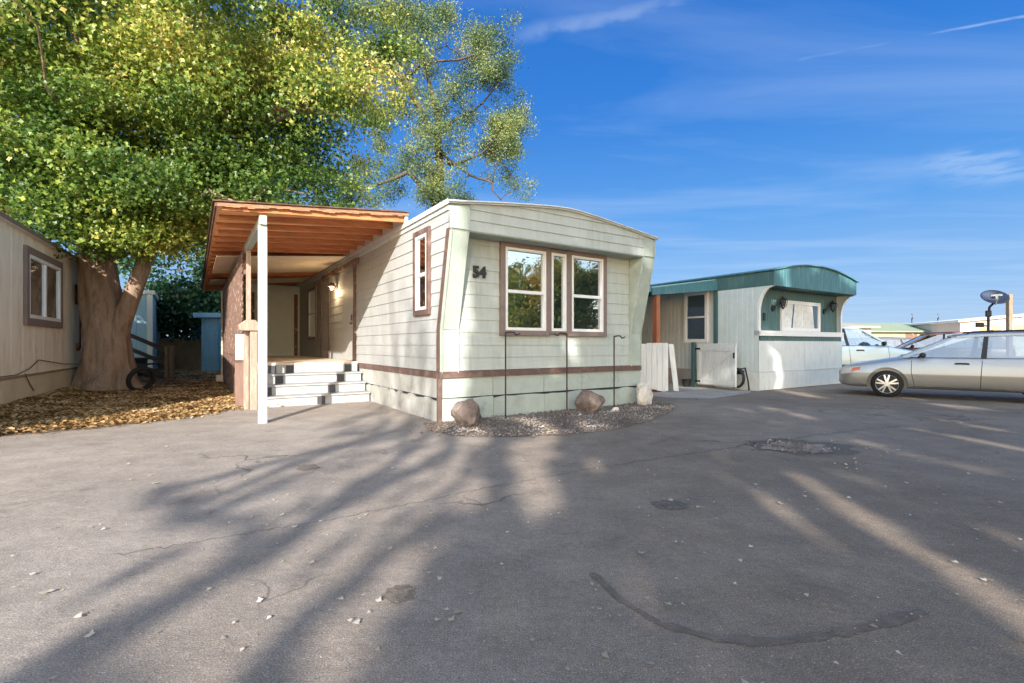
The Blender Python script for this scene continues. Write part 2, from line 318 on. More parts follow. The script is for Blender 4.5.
class Plane:
    """a vertical wall plane: p origin, d direction along it, n outward normal"""
    def __init__(s, p, d, n): s.p = p; s.d = d; s.n = n
    def P(s, u, z, o=0): return (s.p[0] + s.d[0] * u + s.n[0] * o, s.p[1] + s.d[1] * u + s.n[1] * o, z)
    def box(s, mb, u0, u1, z0, z1, o0, o1):
        P = s.P; return mb.hexa([P(u0, z0, o0), P(u1, z0, o0), P(u1, z0, o1), P(u0, z0, o1)], [P(u0, z1, o0), P(u1, z1, o0), P(u1, z1, o1), P(u0, z1, o1)])
    def lap(s, mb, u0, u1, z0, z1, bh=.2, off=.016, start=None, top=None):
        z = z0; P = s.P
        while z < z1 - .01:
            zt = min(z + bh, z1)
            a = u0 if start is None else start(z); b = u0 if start is None else start(zt)
            ta = tb = zt
            if top: ta, tb = min(zt, top(u0)), min(zt, top(u1))
            mb.add([P(a, z, off), P(u1, z, off), P(u1, zt, .003), P(b, zt, .003), P(a, z, -.01), P(u1, z, -.01)], [(0, 1, 2, 3), (0, 4, 5, 1)])
            z += bh
        return mb
    def rib(s, mb, u0, u1, z0, z1, pitch=.2, dep=.012, groove=.03):
        """flat pans with narrow grooves; z1 may be a function of u"""
        P = s.P; zt = z1 if callable(z1) else (lambda u: z1); u = u0
        while u < u1 - 1e-4:
            e = min(u + pitch, u1); g = min(u + groove, e)
            for a, b, oa, ob in ((u, u + groove / 2, 0, -dep), (u + groove / 2, g, -dep, 0), (g, e, 0, 0)):
                if b > a + 1e-5: mb.add([P(a, z0, oa), P(b, z0, ob), P(b, zt(b), ob), P(a, zt(a), oa)], [(0, 1, 2, 3)])
            u = e
        return mb
def window(par, pl, u0, u1, z0, z1, split=None, w=.08, casing='casing', fr='white', glass='glass', fw=.045, proud=.05, curtain=None, label=None, sill=False):
    mb = MB()
    pl.box(mb, u0 - w, u0, z0 - w, z1 + w, 0, proud); pl.box(mb, u1, u1 + w, z0 - w, z1 + w, 0, proud)
    pl.box(mb, u0, u1, z1, z1 + w, 0, proud - .002); pl.box(mb, u0, u1, z0 - w, z0, 0, proud - .002)
    wo = mb.build('window', casing, par, .004)
    if label: wo['label'] = label
    f = MB(); p2 = proud - .006
    for a, b in ((u0, u0 + fw), (u1 - fw, u1)): pl.box(f, a, b, z0, z1, .006, p2)
    for a, b in ((z0, z0 + fw), (z1 - fw, z1)): pl.box(f, u0 + fw, u1 - fw, a, b, .006, p2 - .002)
    lites = [(u0 + fw, u1 - fw, z0 + fw, z1 - fw)]
    if split and split[0] == 'h':
        zm = z0 + (z1 - z0) * split[1]; pl.box(f, u0 + fw, u1 - fw, zm - fw * .55, zm + fw * .55, .006, p2 - .003)
        lites = [(u0 + fw, u1 - fw, z0 + fw, zm - fw * .55), (u0 + fw, u1 - fw, zm + fw * .55, z1 - fw)]
    if split and split[0] == 'v':
        um = u0 + (u1 - u0) * split[1]; pl.box(f, um - fw * .6, um + fw * .6, z0 + fw, z1 - fw, .006, p2 - .003)
        lites = [(u0 + fw, um - fw * .6, z0 + fw, z1 - fw), (um + fw * .6, u1 - fw, z0 + fw, z1 - fw)]
    f.build('frame', fr, wo, .003)
    for i, (a, b, c, d) in enumerate(lites):
        g = MB(); g.add([pl.P(a, c, .02), pl.P(b, c, .02), pl.P(b, d, .02), pl.P(a, d, .02)], [(0, 1, 2, 3)])
        gm = curtain[i] if curtain and curtain[i] else glass
        g.build('pane', gm, wo, fix=False)
    return wo
def sheet(name, pts, z, m, kind='structure', th=0):
    mb = MB(); mb.add([(x, y, z) for x, y in pts], [tuple(range(len(pts)))])
    o = mb.build(name, m, fix=False); o['kind'] = kind; return o
def boolean_cut(o, cutters):
    for c in cutters:
        b = o.modifiers.new('b', 'BOOLEAN'); b.object = c; b.operation = 'DIFFERENCE'; b.solver = 'EXACT'
    dg = bpy.context.evaluated_depsgraph_get(); dg.update()
    me = bpy.data.meshes.new_from_object(o.evaluated_get(dg)); o.modifiers.clear(); o.data = me
    for c in cutters: bpy.data.objects.remove(c)

LEAF6 = np.array([(0, 0, 0), (.33, .30, .06), (.27, .72, .05), (0, 1, -.04), (-.27, .72, .05), (-.33, .30, .06)])
def leaf_mesh(name, C, size, m, parent=None, up=.35, template=LEAF6, aspect=1.0, flat=None):
    """one mesh of many small folded leaves at points C"""
    n = len(C); C = np.asarray(C, float)
    nor = RNG.normal(size=(n, 3)); nor /= np.linalg.norm(nor, axis=1)[:, None]
    if flat is not None: nor = nor * flat + np.array([0, 0, 1.])
    else: nor[:, 2] = nor[:, 2] + up
    nor /= np.linalg.norm(nor, axis=1)[:, None]
    r = RNG.normal(size=(n, 3)); r[:, 2] -= .3; t = r - nor * (r * nor).sum(1)[:, None]; t /= np.linalg.norm(t, axis=1)[:, None]
    b = np.cross(nor, t); sz = np.asarray(size)
    if sz.ndim == 0: sz = np.full(n, float(sz))
    sz = sz * RNG.uniform(.65, 1.25, n)
    T = template
    V = C[:, None, :] + sz[:, None, None] * (b[:, None, :] * (T[None, :, 0:1] * aspect) + t[:, None, :] * (T[None, :, 1:2] - .5) + nor[:, None, :] * T[None, :, 2:3])
    k = len(T); V = V.reshape(-1, 3)
    base = (np.arange(n) * k)[:, None]
    F = np.concatenate([base + np.array([0, 1, 2, 3]), base + np.array([0, 3, 4, 5])], 1).reshape(-1, 4)
    me = bpy.data.meshes.new(name); me.vertices.add(len(V)); me.vertices.foreach_set('co', V.astype(np.float32).ravel())
    me.loops.add(F.size); me.loops.foreach_set('vertex_index', F.astype(np.int32).ravel())
    me.polygons.add(len(F)); me.polygons.foreach_set('loop_start', (np.arange(len(F)) * 4).astype(np.int32)); me.polygons.foreach_set('loop_total', np.full(len(F), 4, np.int32))
    me.update(); me.validate()
    return link(name, me, m, parent)
LEAFM = np.array([(0, 0, 0), (.42, .38, .08), (.12, .60, .02), (0, 1, -.06), (-.12, .60, .02), (-.42, .38, .08)])
LEAFG = np.array([(0, -.1, .02), (.50, .12, .10), (.20, .62, -.02), (.05, 1.15, .10), (-.22, .60, .02), (-.52, .30, .12)])
def in_ell(n, e):
    c = np.array(e[:3]); r = np.array(e[3:6]); p = RNG.normal(size=(n, 3)); p /= np.linalg.norm(p, axis=1)[:, None]
    return c + p * r * (RNG.uniform(size=(n, 1)) ** .42)
def clumps(centres, per, rad, squash=.65):
    k = len(centres); P = np.repeat(centres, per, 0) + RNG.normal(size=(k * per, 3)) * np.array([1, 1, squash]) * rad
    return P
def limb(mb, a, b, r0, r1, sag=.12, n=6, seg=7):
    a = Vector(a); b = Vector(b); L_ = (b - a).length; pts = []; rr = []
    j = [Vector((random.gauss(0, 1), random.gauss(0, 1), random.gauss(0, 1))) * L_ * .035 for _ in range(seg + 1)]
    for i in range(seg + 1):
        t = i / seg; p = a.lerp(b, t); p.z += math.sin(t * math.pi) * L_ * sag
        if 0 < i < seg: p += j[i]
        pts.append(p); rr.append(r0 + (r1 - r0) * t)
    mb.tube(pts, rr, n); return pts

# ============================================================ SETTING
g = MB(); g.add([(-300, -300, 0), (300, -300, 0), (300, 300, 0), (-300, 300, 0)], [(0, 1, 2, 3)])
tag(g.build('ground', 'asphalt', fix=False), kind='structure')
bed = [(-1.35, 7.35), (-1.15, 6.75), (-.75, 6.38), (-.1, 6.3), (.6, 6.42), (1.3, 6.75), (2.0, 7.4), (2.75, 8.5), (3.25, 9.5), (3.1, 10.4), (2.5, 10.2), (-1.0, 7.9)]
sheet('gravel_bed', bed, .004, 'gravel')
sheet('concrete_slab', [(2.9, 12.2), (3.5, 11.0), (4.4, 10.75), (5.95, 12.1), (6.25, 12.7), (5.2, 16), (1.5, 16)], .006, 'conc')
lit = [(-6.75, 6.3), (-6.05, 6.95), (-5.3, 8.0), (-5.2, 9.0), (-4.75, 9.3), (-4.6, 9.6), (-10.0, 16.8), (-12.6, 21.5), (-19, 24), (-19, 14), (-8, 6.3)]
sheet('leaf_litter_soil', lit, .004, 'dirt')
M['tar'] = mat('crack_tar', (.10, .085, .07), .85, .3, 9); M['patch'] = mat('rough_asphalt_patch', (.15, .125, .10), .95, .35, 30, .35, 90, c2=(.09, .08, .068), c2s=12)
def blob(cx, cy, rx, ry, n=22, jit=.22, rot=0):
    out_ = []
    for i in range(n):
        a = 2 * math.pi * i / n; k = 1 + random.uniform(-jit, jit)
        x = math.cos(a) * rx * k; y = math.sin(a) * ry * k
        out_.append((cx + x * math.cos(rot) - y * math.sin(rot), cy + x * math.sin(rot) + y * math.cos(rot)))
    return out_
sheet('asphalt_patch', blob(-.545, 2.34, .085, .085), .004, 'patch')
sheet('asphalt_patch', blob(-2.0, 3.75 + 1.0, .11, .12), .004, 'patch')
sheet('asphalt_patch', blob(1.18, 3.63, .14, .10), .004, 'patch')
sheet('asphalt_patch', blob(3.35, 5.72, .62, .42, 30), .004, 'patch')
M['rubble'] = mat('pale_rubble', (.34, .27, .23), .95, .3, 20, 1, 60, c2=(.16, .13, .11), c2s=10)
sheet('gravel_patch', blob(3.30, 5.68, .36, .27, 26, .3), .008, 'rubble')
def strip(name, pts, w, z, m):
    mb = MB(); q = []
    for i, p in enumerate(pts):
        a = Vector(pts[max(i - 1, 0)]); b = Vector(pts[min(i + 1, len(pts) - 1)]); d = (b - a).normalized(); k = Vector((-d.y, d.x)) * w * .5 * random.uniform(.45, 1.3)
        q += [(p[0] + k.x, p[1] + k.y, z), (p[0] - k.x, p[1] - k.y, z)]
    mb.add(q, [(2 * i, 2 * i + 1, 2 * i + 3, 2 * i + 2) for i in range(len(pts) - 1)])
    return tag(mb.build(name, m, fix=False), kind='structure')
def wig(p0, p1, n, j, bow=0):
    a = Vector(p0); b = Vector(p1); d = (b - a); k = Vector((-d.y, d.x)).normalized()
    return [tuple(a.lerp(b, i / n) + k * (random.gauss(0, j) + bow * math.sin(math.pi * i / n))) for i in range(n + 1)]
M['worn'] = mat('worn_tyre_scrub', (.172, .138, .108), .9, .25, 14, .5, 120)
key = [(.42, 2.55), (.51, 2.28), (.64, 2.08), (.85, 1.97), (1.09, 1.955), (1.33, 2.01), (1.58, 2.08), (1.9, 2.2)]; arc = []
for i in range(len(key) - 1):
    for k in range(6): arc.append((key[i][0] + (key[i + 1][0] - key[i][0]) * k / 6, key[i][1] + (key[i + 1][1] - key[i][1]) * k / 6))
strip('tyre_scrub_mark', arc, .055, .004, 'worn')
strip('asphalt_crack', wig((-2.3, 2.75), (-.3, 4.0), 60, .012, -.06), .006, .004, 'tar')
strip('asphalt_crack', wig((-.3, 4.0), (1.9, 5.3), 70, .014, .05), .008, .004, 'tar')
strip('asphalt_crack', wig((1.9, 5.3), (5.8, 7.2), 70, .02, .1), .012, .004, 'tar')

# ============================================================ MOBILE HOME 54
W54 = 4.54; EAVE = 3.34
home = thing('mobile_home', 'pale mint mobile home numbered 54 with three front windows under a deep overhang', 'mobile home', (-1.14, 7.56, 0), 33.3)
FR = Plane((0, 0), (1, 0), (0, -1)); SD = Plane((0, 0), (0, 1), (-1, 0))
LEN = 17.0; OV = .38
def flare(z): return 0 if z < 1.45 else (OV * (z - 1.45) / 1.5 if z < 2.95 else OV)
def arch(u, w=W54, e=EAVE, h=.25): k = (u - w / 2) / (w / 2); return e + h * (1 - (k * k + .012) ** .6)
m = MB(); FR.lap(m, .34, W54 - .34, .79, 2.96, .205); m.build('front_wall', 'mint', home, fix=False)
m = MB(); SD.lap(m, 0, LEN, .79, EAVE - .06, .205, start=lambda z: -flare(z)); m.build('side_wall', 'side', home, fix=False)
m = MB()   # solid core behind the boards, open face none: right and rear sides
m.box(.02, W54 - .005, .02, LEN, .1, EAVE - .02); m.build('core_wall', 'mintp', home)
for s0, s1 in ((0, .34), (W54 - .34, W54)):
    m = MB(); poly = [(.03, .74), (-.035, .74), (-.035, 1.45), (-OV, 2.93), (.03, 2.93)]
    m.prism(poly, s0 + .004, s1, lambda x, y, z: (z, x, y))
    pil = m.build('corner_pillar', 'mintp', home, .004)
    # raised batten edges on the pillar face
    b = MB()
    for e in (s0 + .035, s1 - .025):
        b.bar((e, -.04, .76), (e, -.04, 1.45), .03, .012, up=(1, 0, 0)); b.bar((e, -.04, 1.45), (e, -OV - .004, 2.92), .03, .012, up=(1, 0, 0))
    b.bar((s0 + .03, -.04, 1.45), (s1 - .03, -.04, 1.45), .02, .01); b.build('batten', 'mintp', pil)
    m = MB(); m.prism([(s0 + .004, 2.95), (s1, 2.95), (s1, arch(s1) - .035), (s0 + .004, arch(s0 + .004) - .035)], -OV - .006, -.02, lambda x, y, z: (x, z, y))
    cp = m.build('pillar_cap', 'mintp', home, .004)
    b = MB(); b.box(s0 + .02, s1 - .004, -OV - .022, -OV - .008, 2.955, 2.985); b.box(s0 + .02, s0 + .05, -OV - .022, -OV - .008, 2.986, 3.28); b.box(s1 - .034, s1 - .004, -OV - .022, -OV - .008, 2.986, 3.28); b.build('batten', 'mintp', cp)
# overhanging fascia in lapped boards, curved top
m = MB(); fp = Plane((0, -OV), (1, 0), (0, -1)); z = 2.95; NU = 24; us = [.34 + (W54 - .68) * i / NU for i in range(NU + 1)]
while z < 3.6:
    for i in range(NU):
        a, b = us[i], us[i + 1]; ta, tb = min(z + .165, arch(a) - .03), min(z + .165, arch(b) - .03)
        if ta <= z and tb <= z: continue
        ta = max(ta, z); tb = max(tb, z)
        fr_ = lambda t_: .016 * (1 - (t_ - z) / .165)
        m.add([fp.P(a, z, .016), fp.P(b, z, .016), fp.P(b, tb, fr_(tb)), fp.P(a, ta, fr_(ta)), fp.P(a, z, 0), fp.P(b, z, 0)], [(0, 1, 2, 3), (0, 4, 5, 1)])
    z += .165
fa = m.build('fascia', 'mint', home, fix=False)
m = MB(); m.prism([(u, 2.935) for u in (.02, W54 - .02)] + [(u, arch(u) - .05) for u in reversed([.02 + (W54 - .04) * i / 16 for i in range(17)])], -OV + .002, -.0, lambda x, y, z: (x, z, y)); m.build('soffit_box', 'mintp', home)
# roof: shallow arch with drip edge
m = MB(); us = [-.05 + (W54 + .1) * i / 20 for i in range(21)]
poly = [(u, arch(min(max(u, 0), W54)) + .02) for u in us] + [(u, arch(min(max(u, 0), W54)) - .03) for u in reversed(us)]
m.prism(poly, -OV - .05, LEN + .1, lambda x, y, z: (x, z, y)); rf = m.build('roof', 'roofw', home)
m = MB()
for i in range(20):
    a, b = us[i], us[i + 1]; za, zb = arch(min(max(a, 0), W54)) - .005, arch(min(max(b, 0), W54)) - .005
    m.bar((a, -OV - .058, za), (b, -OV - .058, zb), .012, .06, up=(0, 1, 0))
m.box(-.062, -.052, -OV - .05, LEN, EAVE - .05, EAVE + .025); m.build('drip_edge', 'palew', rf)
m = MB(); m.box(-.03, -.004, -OV, LEN, EAVE - .12, EAVE - .035); m.build('eave_rail', 'palew', home)
for i in range(9): m = MB(); m.tube([(.05 + i * .55, -OV - .075, arch(.05 + i * .55)), (.05 + i * .55, -OV - .062, arch(.05 + i * .55))], .012, 6); m.build('screw', 'chrome', rf)
# brown trims
m = MB(); FR.box(m, -.0, W54 + .0, .68, .782, -.02, .045); m.build('belt_trim', 'brown', home, .003)
m = MB(); SD.box(m, .02, 4.3, .68, .782, -.02, .03); m.build('belt_trim', 'brown', home, .003)
m = MB(); m.prism([(.05, .79), (-.038, .79), (-.038, 1.45), (-OV - .005, 2.95), (-OV + .07, 2.95), (.045, 1.43)], -.022, -.002, lambda x, y, z: (z, x, y)); m.build('corner_trim', 'brown', home)
m = MB(); m.box(-.035, .03, -.05, .012, 0, .679); m.build('skirt_corner_post', 'brown', home, .003)
# skirting with uneven overlapped seam
def skirt(pl, u0, u1, mname, step, jz):
    up = MB(); lo = MB(); u = u0
    while u < u1 - .01:
        e = min(u + step * random.uniform(.8, 1.1), u1)
        if u1 - e < .3: e = u1
        pl.box(up, u + .004, e - .004, .365, .679, -.02, .004 + random.uniform(0, .006))
        n = 5; zz = [.335 + random.uniform(-jz, jz) for _ in range(n + 1)]
        for i in range(n):
            a = u + .003 + (e - u - .006) * i / n; b = u + .003 + (e - u - .006) * (i + 1) / n; P = pl.P; o = .024
            lo.hexa([P(a, 0, -.02), P(b, 0, -.02), P(b, 0, o), P(a, 0, o)], [P(a, zz[i], -.02), P(b, zz[i + 1], -.02), P(b, zz[i + 1], o), P(a, zz[i], o)])
        u = e
    bk = MB(); pl.box(bk, u0, u1, .05, .60, -.04, -.018); bk.build('skirting_gap_shade', 'dark', home)  # dark backing strip stands in for the shade inside the seam
    up.build('skirting', mname, home); lo.build('skirting', mname, home)
skirt(FR, .035, W54, 'skirt', 1.1, .02)
M['skirtw'] = mat('pale_side_skirting', (.40, .41, .385), .8, .08, 4, .3, 25, c2=(.30, .28, .25), c2s=3)
skirt(SD, .02, 4.3, 'skirtw', .62, .03)
# windows
wz0, wz1 = 1.45, 2.86
window(home, FR, 1.19, 2.05, wz0, wz1, ('h', .47), .09, proud=.075, fw=.05)
window(home, FR, 2.17, 2.52, wz0, wz1, None, .055, proud=.07, fw=.05)
window(home, FR, 2.64, 3.44, wz0, wz1, ('h', .47), .09, proud=.075, fw=.05)
window(home, SD, .36, .84, 1.78, 3.02, ('h', .47), .09, casing='brown', proud=.06, fw=.05, label='narrow brown cased window on the side wall')
# house number
def text_part(txt, size, par, loc, rot, m, name, ext=.012, sx=1, bold=.0):
    c = bpy.data.curves.new('t', 'FONT'); c.body = txt; c.size = size; c.extrude = ext; c.offset = bold; c.align_x = 'CENTER'; c.align_y = 'CENTER'; c.shear = .0
    o = bpy.data.objects.new('t', c); COL.objects.link(o); dg = bpy.context.evaluated_depsgraph_get()
    me = bpy.data.meshes.new_from_object(o.evaluated_get(dg)); bpy.data.objects.remove(o)
    me.transform(Matrix.LocRotScale(Vector(loc), Euler(rot), Vector((sx, 1, 1)))); me.materials.clear()
    return link(name, me, m, par)
text_part('54', .25, home, (.70, -.045, 2.38), (R(90), 0, 0), 'dark', 'house_number', .014, 1.0, .010)
# entry side: door, trims, window, lamp
m = MB(); SD.box(m, 4.62, 5.62, .83, 2.93, .004, .05); dr = m.build('door', 'side', home, .004); dr['label'] = 'pale flat entry door'
m = MB(); SD.box(m, 4.72, 4.77, 1.78, 1.92, .052, .08); m.tube([SD.P(4.75, 1.72, .05), SD.P(4.75, 1.72, .11)], .03, 8); m.build('handle', 'brown', dr)
m = MB(); SD.box(m, 4.55, 4.615, .83, 3.05, .004, .07); m.build('door_trim', 'brown', home)
for a, b in ((7.2, 7.3), (8.2, 8.26)): m = MB(); SD.box(m, a, b, .83, 3.1, .004, .04); m.build('door_trim', 'brown', home)
m = MB(); SD.box(m, 4.3, 7.9, 3.08, 3.2, .02, .09); m.build('awning_ledger', 'woodbr', home)
window(home, SD, 8.95, 10.0, 1.45, 2.95, ('h', .5), .07, casing='casing', glass='glassd')
lm = MB(); lm.tube([SD.P(6.35, 2.72, .01), SD.P(6.35, 2.72, .04)], .07, 12); lm.bar(SD.P(6.35, 2.72, .03), SD.P(6.35, 2.77, .15), .02); lm.tube([SD.P(6.35, 2.84, .15), SD.P(6.35, 2.74, .15)], [.05, .1], 12)
lamp = lm.build('wall_lamp', 'brown', home); b = MB(); b.tube([SD.P(6.35, 2.735, .15), SD.P(6.35, 2.66, .15)], [.045, .03], 10); b.build('bulb', 'bulb', lamp, smooth=True)
pl_ = bpy.data.lights.new('lamp_light', 'POINT'); pl_.energy = 10; pl_.color = (1, .7, .38); pl_.shadow_soft_size = .05
lo_ = bpy.data.objects.new('lamp_light', pl_); COL.objects.link(lo_); lo_.parent = home; lo_.location = SD.P(6.35, 2.6, .2)
M['porchp'] = mat('porch_wall_brightened', (.70, .75, .68), .6, .05, 3)  # siding colour lightened to offset the shade under the awning
# end wall of the porch: enclosed room
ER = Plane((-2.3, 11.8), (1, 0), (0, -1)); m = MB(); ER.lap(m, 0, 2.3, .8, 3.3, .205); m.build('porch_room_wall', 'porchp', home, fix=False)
m = MB(); m.box(-2.29, -.0, 11.82, 14.5, 0, 3.2); m.build('porch_room', 'mintp', home)
for a, b in ((.55, .85), (2.1, 2.22)): m = MB(); ER.box(m, a, b, .82, 3.0, .018, .05); m.build('door_trim', 'woodbr', home)

# ------------------------------------------------------------ awning
M['ragged'] = mat('ragged_weathered_board', (.34, .19, .11), .85, .25, 6, .5, 30, c2=(.14, .07, .045), c2s=5, stretch=(1, 6, 6))
aw = thing('porch_awning', 'sloping porch awning with orange rafters held up by a slim white post', 'awning', (-1.14, 7.56, 0), 33.3)
def az(u): return 3.52 + u * .095      # underside of roof boards, u negative outwards
T0, T1, UO = 1.3, 14.0, -2.91
m = MB(); m.hexa([(UO, T0, az(UO)), (.0, T0, az(0)), (.0, T1, az(0)), (UO, T1, az(UO))], [(UO, T0, az(UO) + .03), (.0, T0, az(0) + .03), (.0, T1, az(0) + .03), (UO, T1, az(UO) + .03)]); m.build('roof_boards', 'deckp', aw)
m = MB(); m.hexa([(UO - .06, T0 - .06, az(UO) + .032), (.0, T0 - .06, az(0) + .032), (.0, T1, az(0) + .032), (UO - .06, T1, az(UO) + .032)], [(UO - .06, T0 - .06, az(UO) + .05), (.0, T0 - .06, az(0) + .05), (.0, T1, az(0) + .05), (UO - .06, T1, az(UO) + .05)]); m.build('roofing', 'roofdk', aw)
m = MB(); n = 30      # ragged front edge board
for i in range(n):
    a = UO + (-UO) * i / n; b = UO + (-UO) * (i + 1) / n; j = random.uniform(-.015, .015); P = lambda u, z, y: (u, y, z)
    m.hexa([(a, T0 - .03, az(a) - .03 + j), (b, T0 - .03, az(b) - .03 + j), (b, T0 - .002, az(b) - .03 + j), (a, T0 - .002, az(a) - .03 + j)], [(a, T0 - .03, az(a) + .028), (b, T0 - .03, az(b) + .028), (b, T0 - .002, az(b) + .028), (a, T0 - .002, az(a) + .028)])
m.build('fascia_board', 'ragged', aw)
m = MB(); m.box(UO - .03, UO - .002, T0 - .03, T1, az(UO) - .03, az(UO) + .028); m.build('fascia_board', 'roofdk', aw)
t = T0 + .03; k = 0
while t < T1:
    m = MB(); u0, u1 = UO + random.uniform(.02, .08), -.02; h = .13
    m.hexa([(u0, t, az(u0) - h * .55), (u1, t, az(u1) - h - .003), (u1, t + .045, az(u1) - h - .003), (u0, t + .045, az(u0) - h * .55)], [(u0, t, az(u0) - .003), (u1, t, az(u1) - .003), (u1, t + .045, az(u1) - .003), (u0, t + .045, az(u0) - .003)])
    m.build('rafter', 'cedar', aw, .004); t += .6
for a, b in ((5.1, 8.1), (9.6, 10.9)):
    m = MB(); m.hexa([(UO + .12, a, az(UO) - .16), (-.1, a, az(0) - .17), (-.1, b, az(0) - .17), (UO + .12, b, az(UO) - .16)], [(UO + .12, a, az(UO) - .15), (-.1, a, az(0) - .16), (-.1, b, az(0) - .16), (UO + .12, b, az(UO) - .15)]); m.build('ceiling_panel', 'plyw', aw)
m = MB(); m.box(-2.36, -2.26, 1.28, 3.9, 3.05 - .02, 3.05 + .12); m.build('beam', 'mintp', aw, .004)
m = MB(); m.box(-2.36, -2.26, 3.91, 11.8, 3.02, 3.16); m.build('beam', 'woodbr', aw, .004)
m = MB(); m.box(-2.37, -2.25, 1.33, 1.45, 0, 3.028); m.build('post', 'wpost', aw, .006)
m = MB(); m.box(-2.35, -2.27, 3.62, 3.71, 1.5, 3.028); m.build('post', 'wood', aw, .004)
m = MB(); m.box(-.06, -.0, T0, T1, EAVE - .02, az(0) - .004); m.build('wall_ledger', 'wpost', aw)
# outer brown panelled screen
sc = thing('porch_screen', 'tall brown plywood screen along the outer side of the porch', 'screen', (-1.14, 7.56, 0), 33.3)
m = MB(); t = 3.95
while t < 11.6:
    m.box(-2.40, -2.375 - random.uniform(0, .006), t, min(t + .58, 11.7), .05, .95); t += .585
m.build('panel', 'woodbr', sc, .003)
m = MB(); Z0, Z1, A0, A1 = .96, 3.02, 3.95, 11.7
for sg, ox in ((1, -2.398), (-1, -2.385)):       # diagonal lattice
    c = A0 - (Z1 - Z0) if sg > 0 else A0
    while c < (A1 if sg > 0 else A1 + Z1 - Z0):
        p0, p1 = [c, Z0], [c + sg * (Z1 - Z0), Z1]
        def clip(p, q):
            lo_, hi_ = sorted((p[0], q[0])); 
            if hi_ < A0 or lo_ > A1: return None
            f = lambda x: (min(max(x, A0), A1)); g_ = lambda x: Z0 + (x - c) * sg
            a_2, b_2 = f(p[0]), f(q[0]); return (a_2, g_(a_2)), (b_2, g_(b_2))
        r_ = clip(p0, p1)
        if r_ and abs(r_[0][0] - r_[1][0]) > .05: m.bar((ox, r_[0][0], r_[0][1]), (ox, r_[1][0], r_[1][1]), .065, .010, up=(1, 0, 0))
        c += .135
m.build('lattice', 'woodbr', sc)
m = MB()
for z in (.15, 1.4, 2.6): m.box(-2.372, -2.32, 3.95, 11.7, z, z + .09)
m.build('rail', 'woodbr', sc)
m = MB(); m.box(-2.46, -2.42, 11.0, 11.1, 0, 2.9); m.box(-2.6, -2.41, 10.95, 11.15, 0, .25); m.build('drain_pipe', 'plyw', sc)
# newel and railing stub
nw = thing('stair_newel', 'chunky weathered wooden newel post at the outer side of the porch steps', 'railing post', (-1.14, 7.56, 0), 33.3)
m = MB(); m.box(-2.33, -2.21, 3.12, 3.24, 0, 1.46); m.build('post', 'wood', nw, .006)
m = MB(); m.box(-2.42, -2.335, 3.27, 3.36, 0, 1.46); m.build('post', 'wood', nw, .006)
m = MB(); m.prism([(-2.50, 1.46), (-2.16, 1.46), (-2.14, 1.52), (-2.24, 1.66), (-2.40, 1.66), (-2.52, 1.56)], 3.08, 3.40, lambda x, y, z: (x, z, y)); m.build('cap', 'wood', nw, .01)
for z in (1.2, .25): m = MB(); m.box(-2.24, -2.20, 3.25, 3.9, z, z + .13); m.build('rail', 'wood', nw)
m = MB(); m.box(-2.54, -2.38, 3.55, 3.59, 0, .86); m.build('side_board', 'woodred', nw, .004)
m = MB(); m.box(-2.54, -2.40, 3.48, 3.545, .92, 1.40); m.build('white_board', 'wpost', nw, .004)

# ------------------------------------------------------------ steps and deck
dk = thing('porch_deck', 'raised porch deck with a white front edge leading to the entry door', 'deck', (-1.14, 7.56, 0), 33.3)
m = MB(); m.box(-2.25, -.035, 4.33, 11.78, .0, .775); m.build('base', 'stepw', dk)
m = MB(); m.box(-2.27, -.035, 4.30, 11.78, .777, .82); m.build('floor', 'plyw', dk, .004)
st = thing('porch_steps', 'white painted porch steps scattered with dark grey squares', 'steps', (-1.14, 7.56, 0), 33.3)
for i in range(3):
    m = MB(); t = 3.36 + i * .31; m.box(-2.17, -.06, t + .004, 4.29, .2 * i + (.002 if i else 0), .2 * i + .168); m.box(-2.185, -.05, t - .028, 4.288, .2 * i + .169, .2 * i + .2); m.build('step', 'stepw', st, .004)
m = MB(); m.box(-2.17, -.06, 4.291, 4.328, .602, .776); m.build('step', 'stepw', st, .004)
def squares(i, us):
    t = 3.36 + i * .31 if i < 3 else 4.291
    for u in us:
        m = MB(); m.box(u - .075, u + .075, t - .008, t + .001, .2 * i + .008, .2 * i + .166 - (.0 if i == 3 else 0)); m.build('dark_square', 'stepd', st)
squares(3, (-1.82, -1.48, -.27)); squares(2, (-1.73, -.51)); squares(1, (-1.98, -.77)); squares(0, (-1.04,))

# ============================================================ TEAL MOBILE HOME
TW = 4.54; TE = 3.10
th = thing('mobile_home', 'teal and white mobile home with an arched front and two lanterns beside its window', 'mobile home', (6.44, 12.65, 0), 32.5)
TF = Plane((0, 0), (1, 0), (0, -1)); TS = Plane((0, 0), (0, 1), (-1, 0)); TR = Plane((TW, 0), (0, 1), (1, 0)); TO = .39; TZ = 2.72
def tarch(u): k = (u - TW / 2) / (TW / 2); return TE + .27 * (1 - abs(k) ** 2)
m = MB(); TF.box(m, 0, TW, .50, 1.31, -.02, .0); m.build('lower_front_panel', 'palew', th, .003)
m = MB(); TF.box(m, -.01, TW * .55, .01, .49, -.02, .03); TF.box(m, TW * .55 + .006, TW + .01, .01, .485, -.02, .024); m.build('skirting', 'palew', th, .004)
m = MB(); TF.box(m, .0, TW, .47, .505, -.02, .036); TF.box(m, 2.28, 2.3, .51, 1.3, 0, .006); m.build('seam_strip', 'greyr', th)
m = MB(); TF.rib(m, .05, TW - .05, 1.31, 1.44, .11, .02, .04); m.build('vent_strip', 'teald', th, fix=False)
m = MB(); TF.box(m, .0, TW, 1.44, 1.58, -.14, .05); m.build('window_shelf', 'white', th, .006)
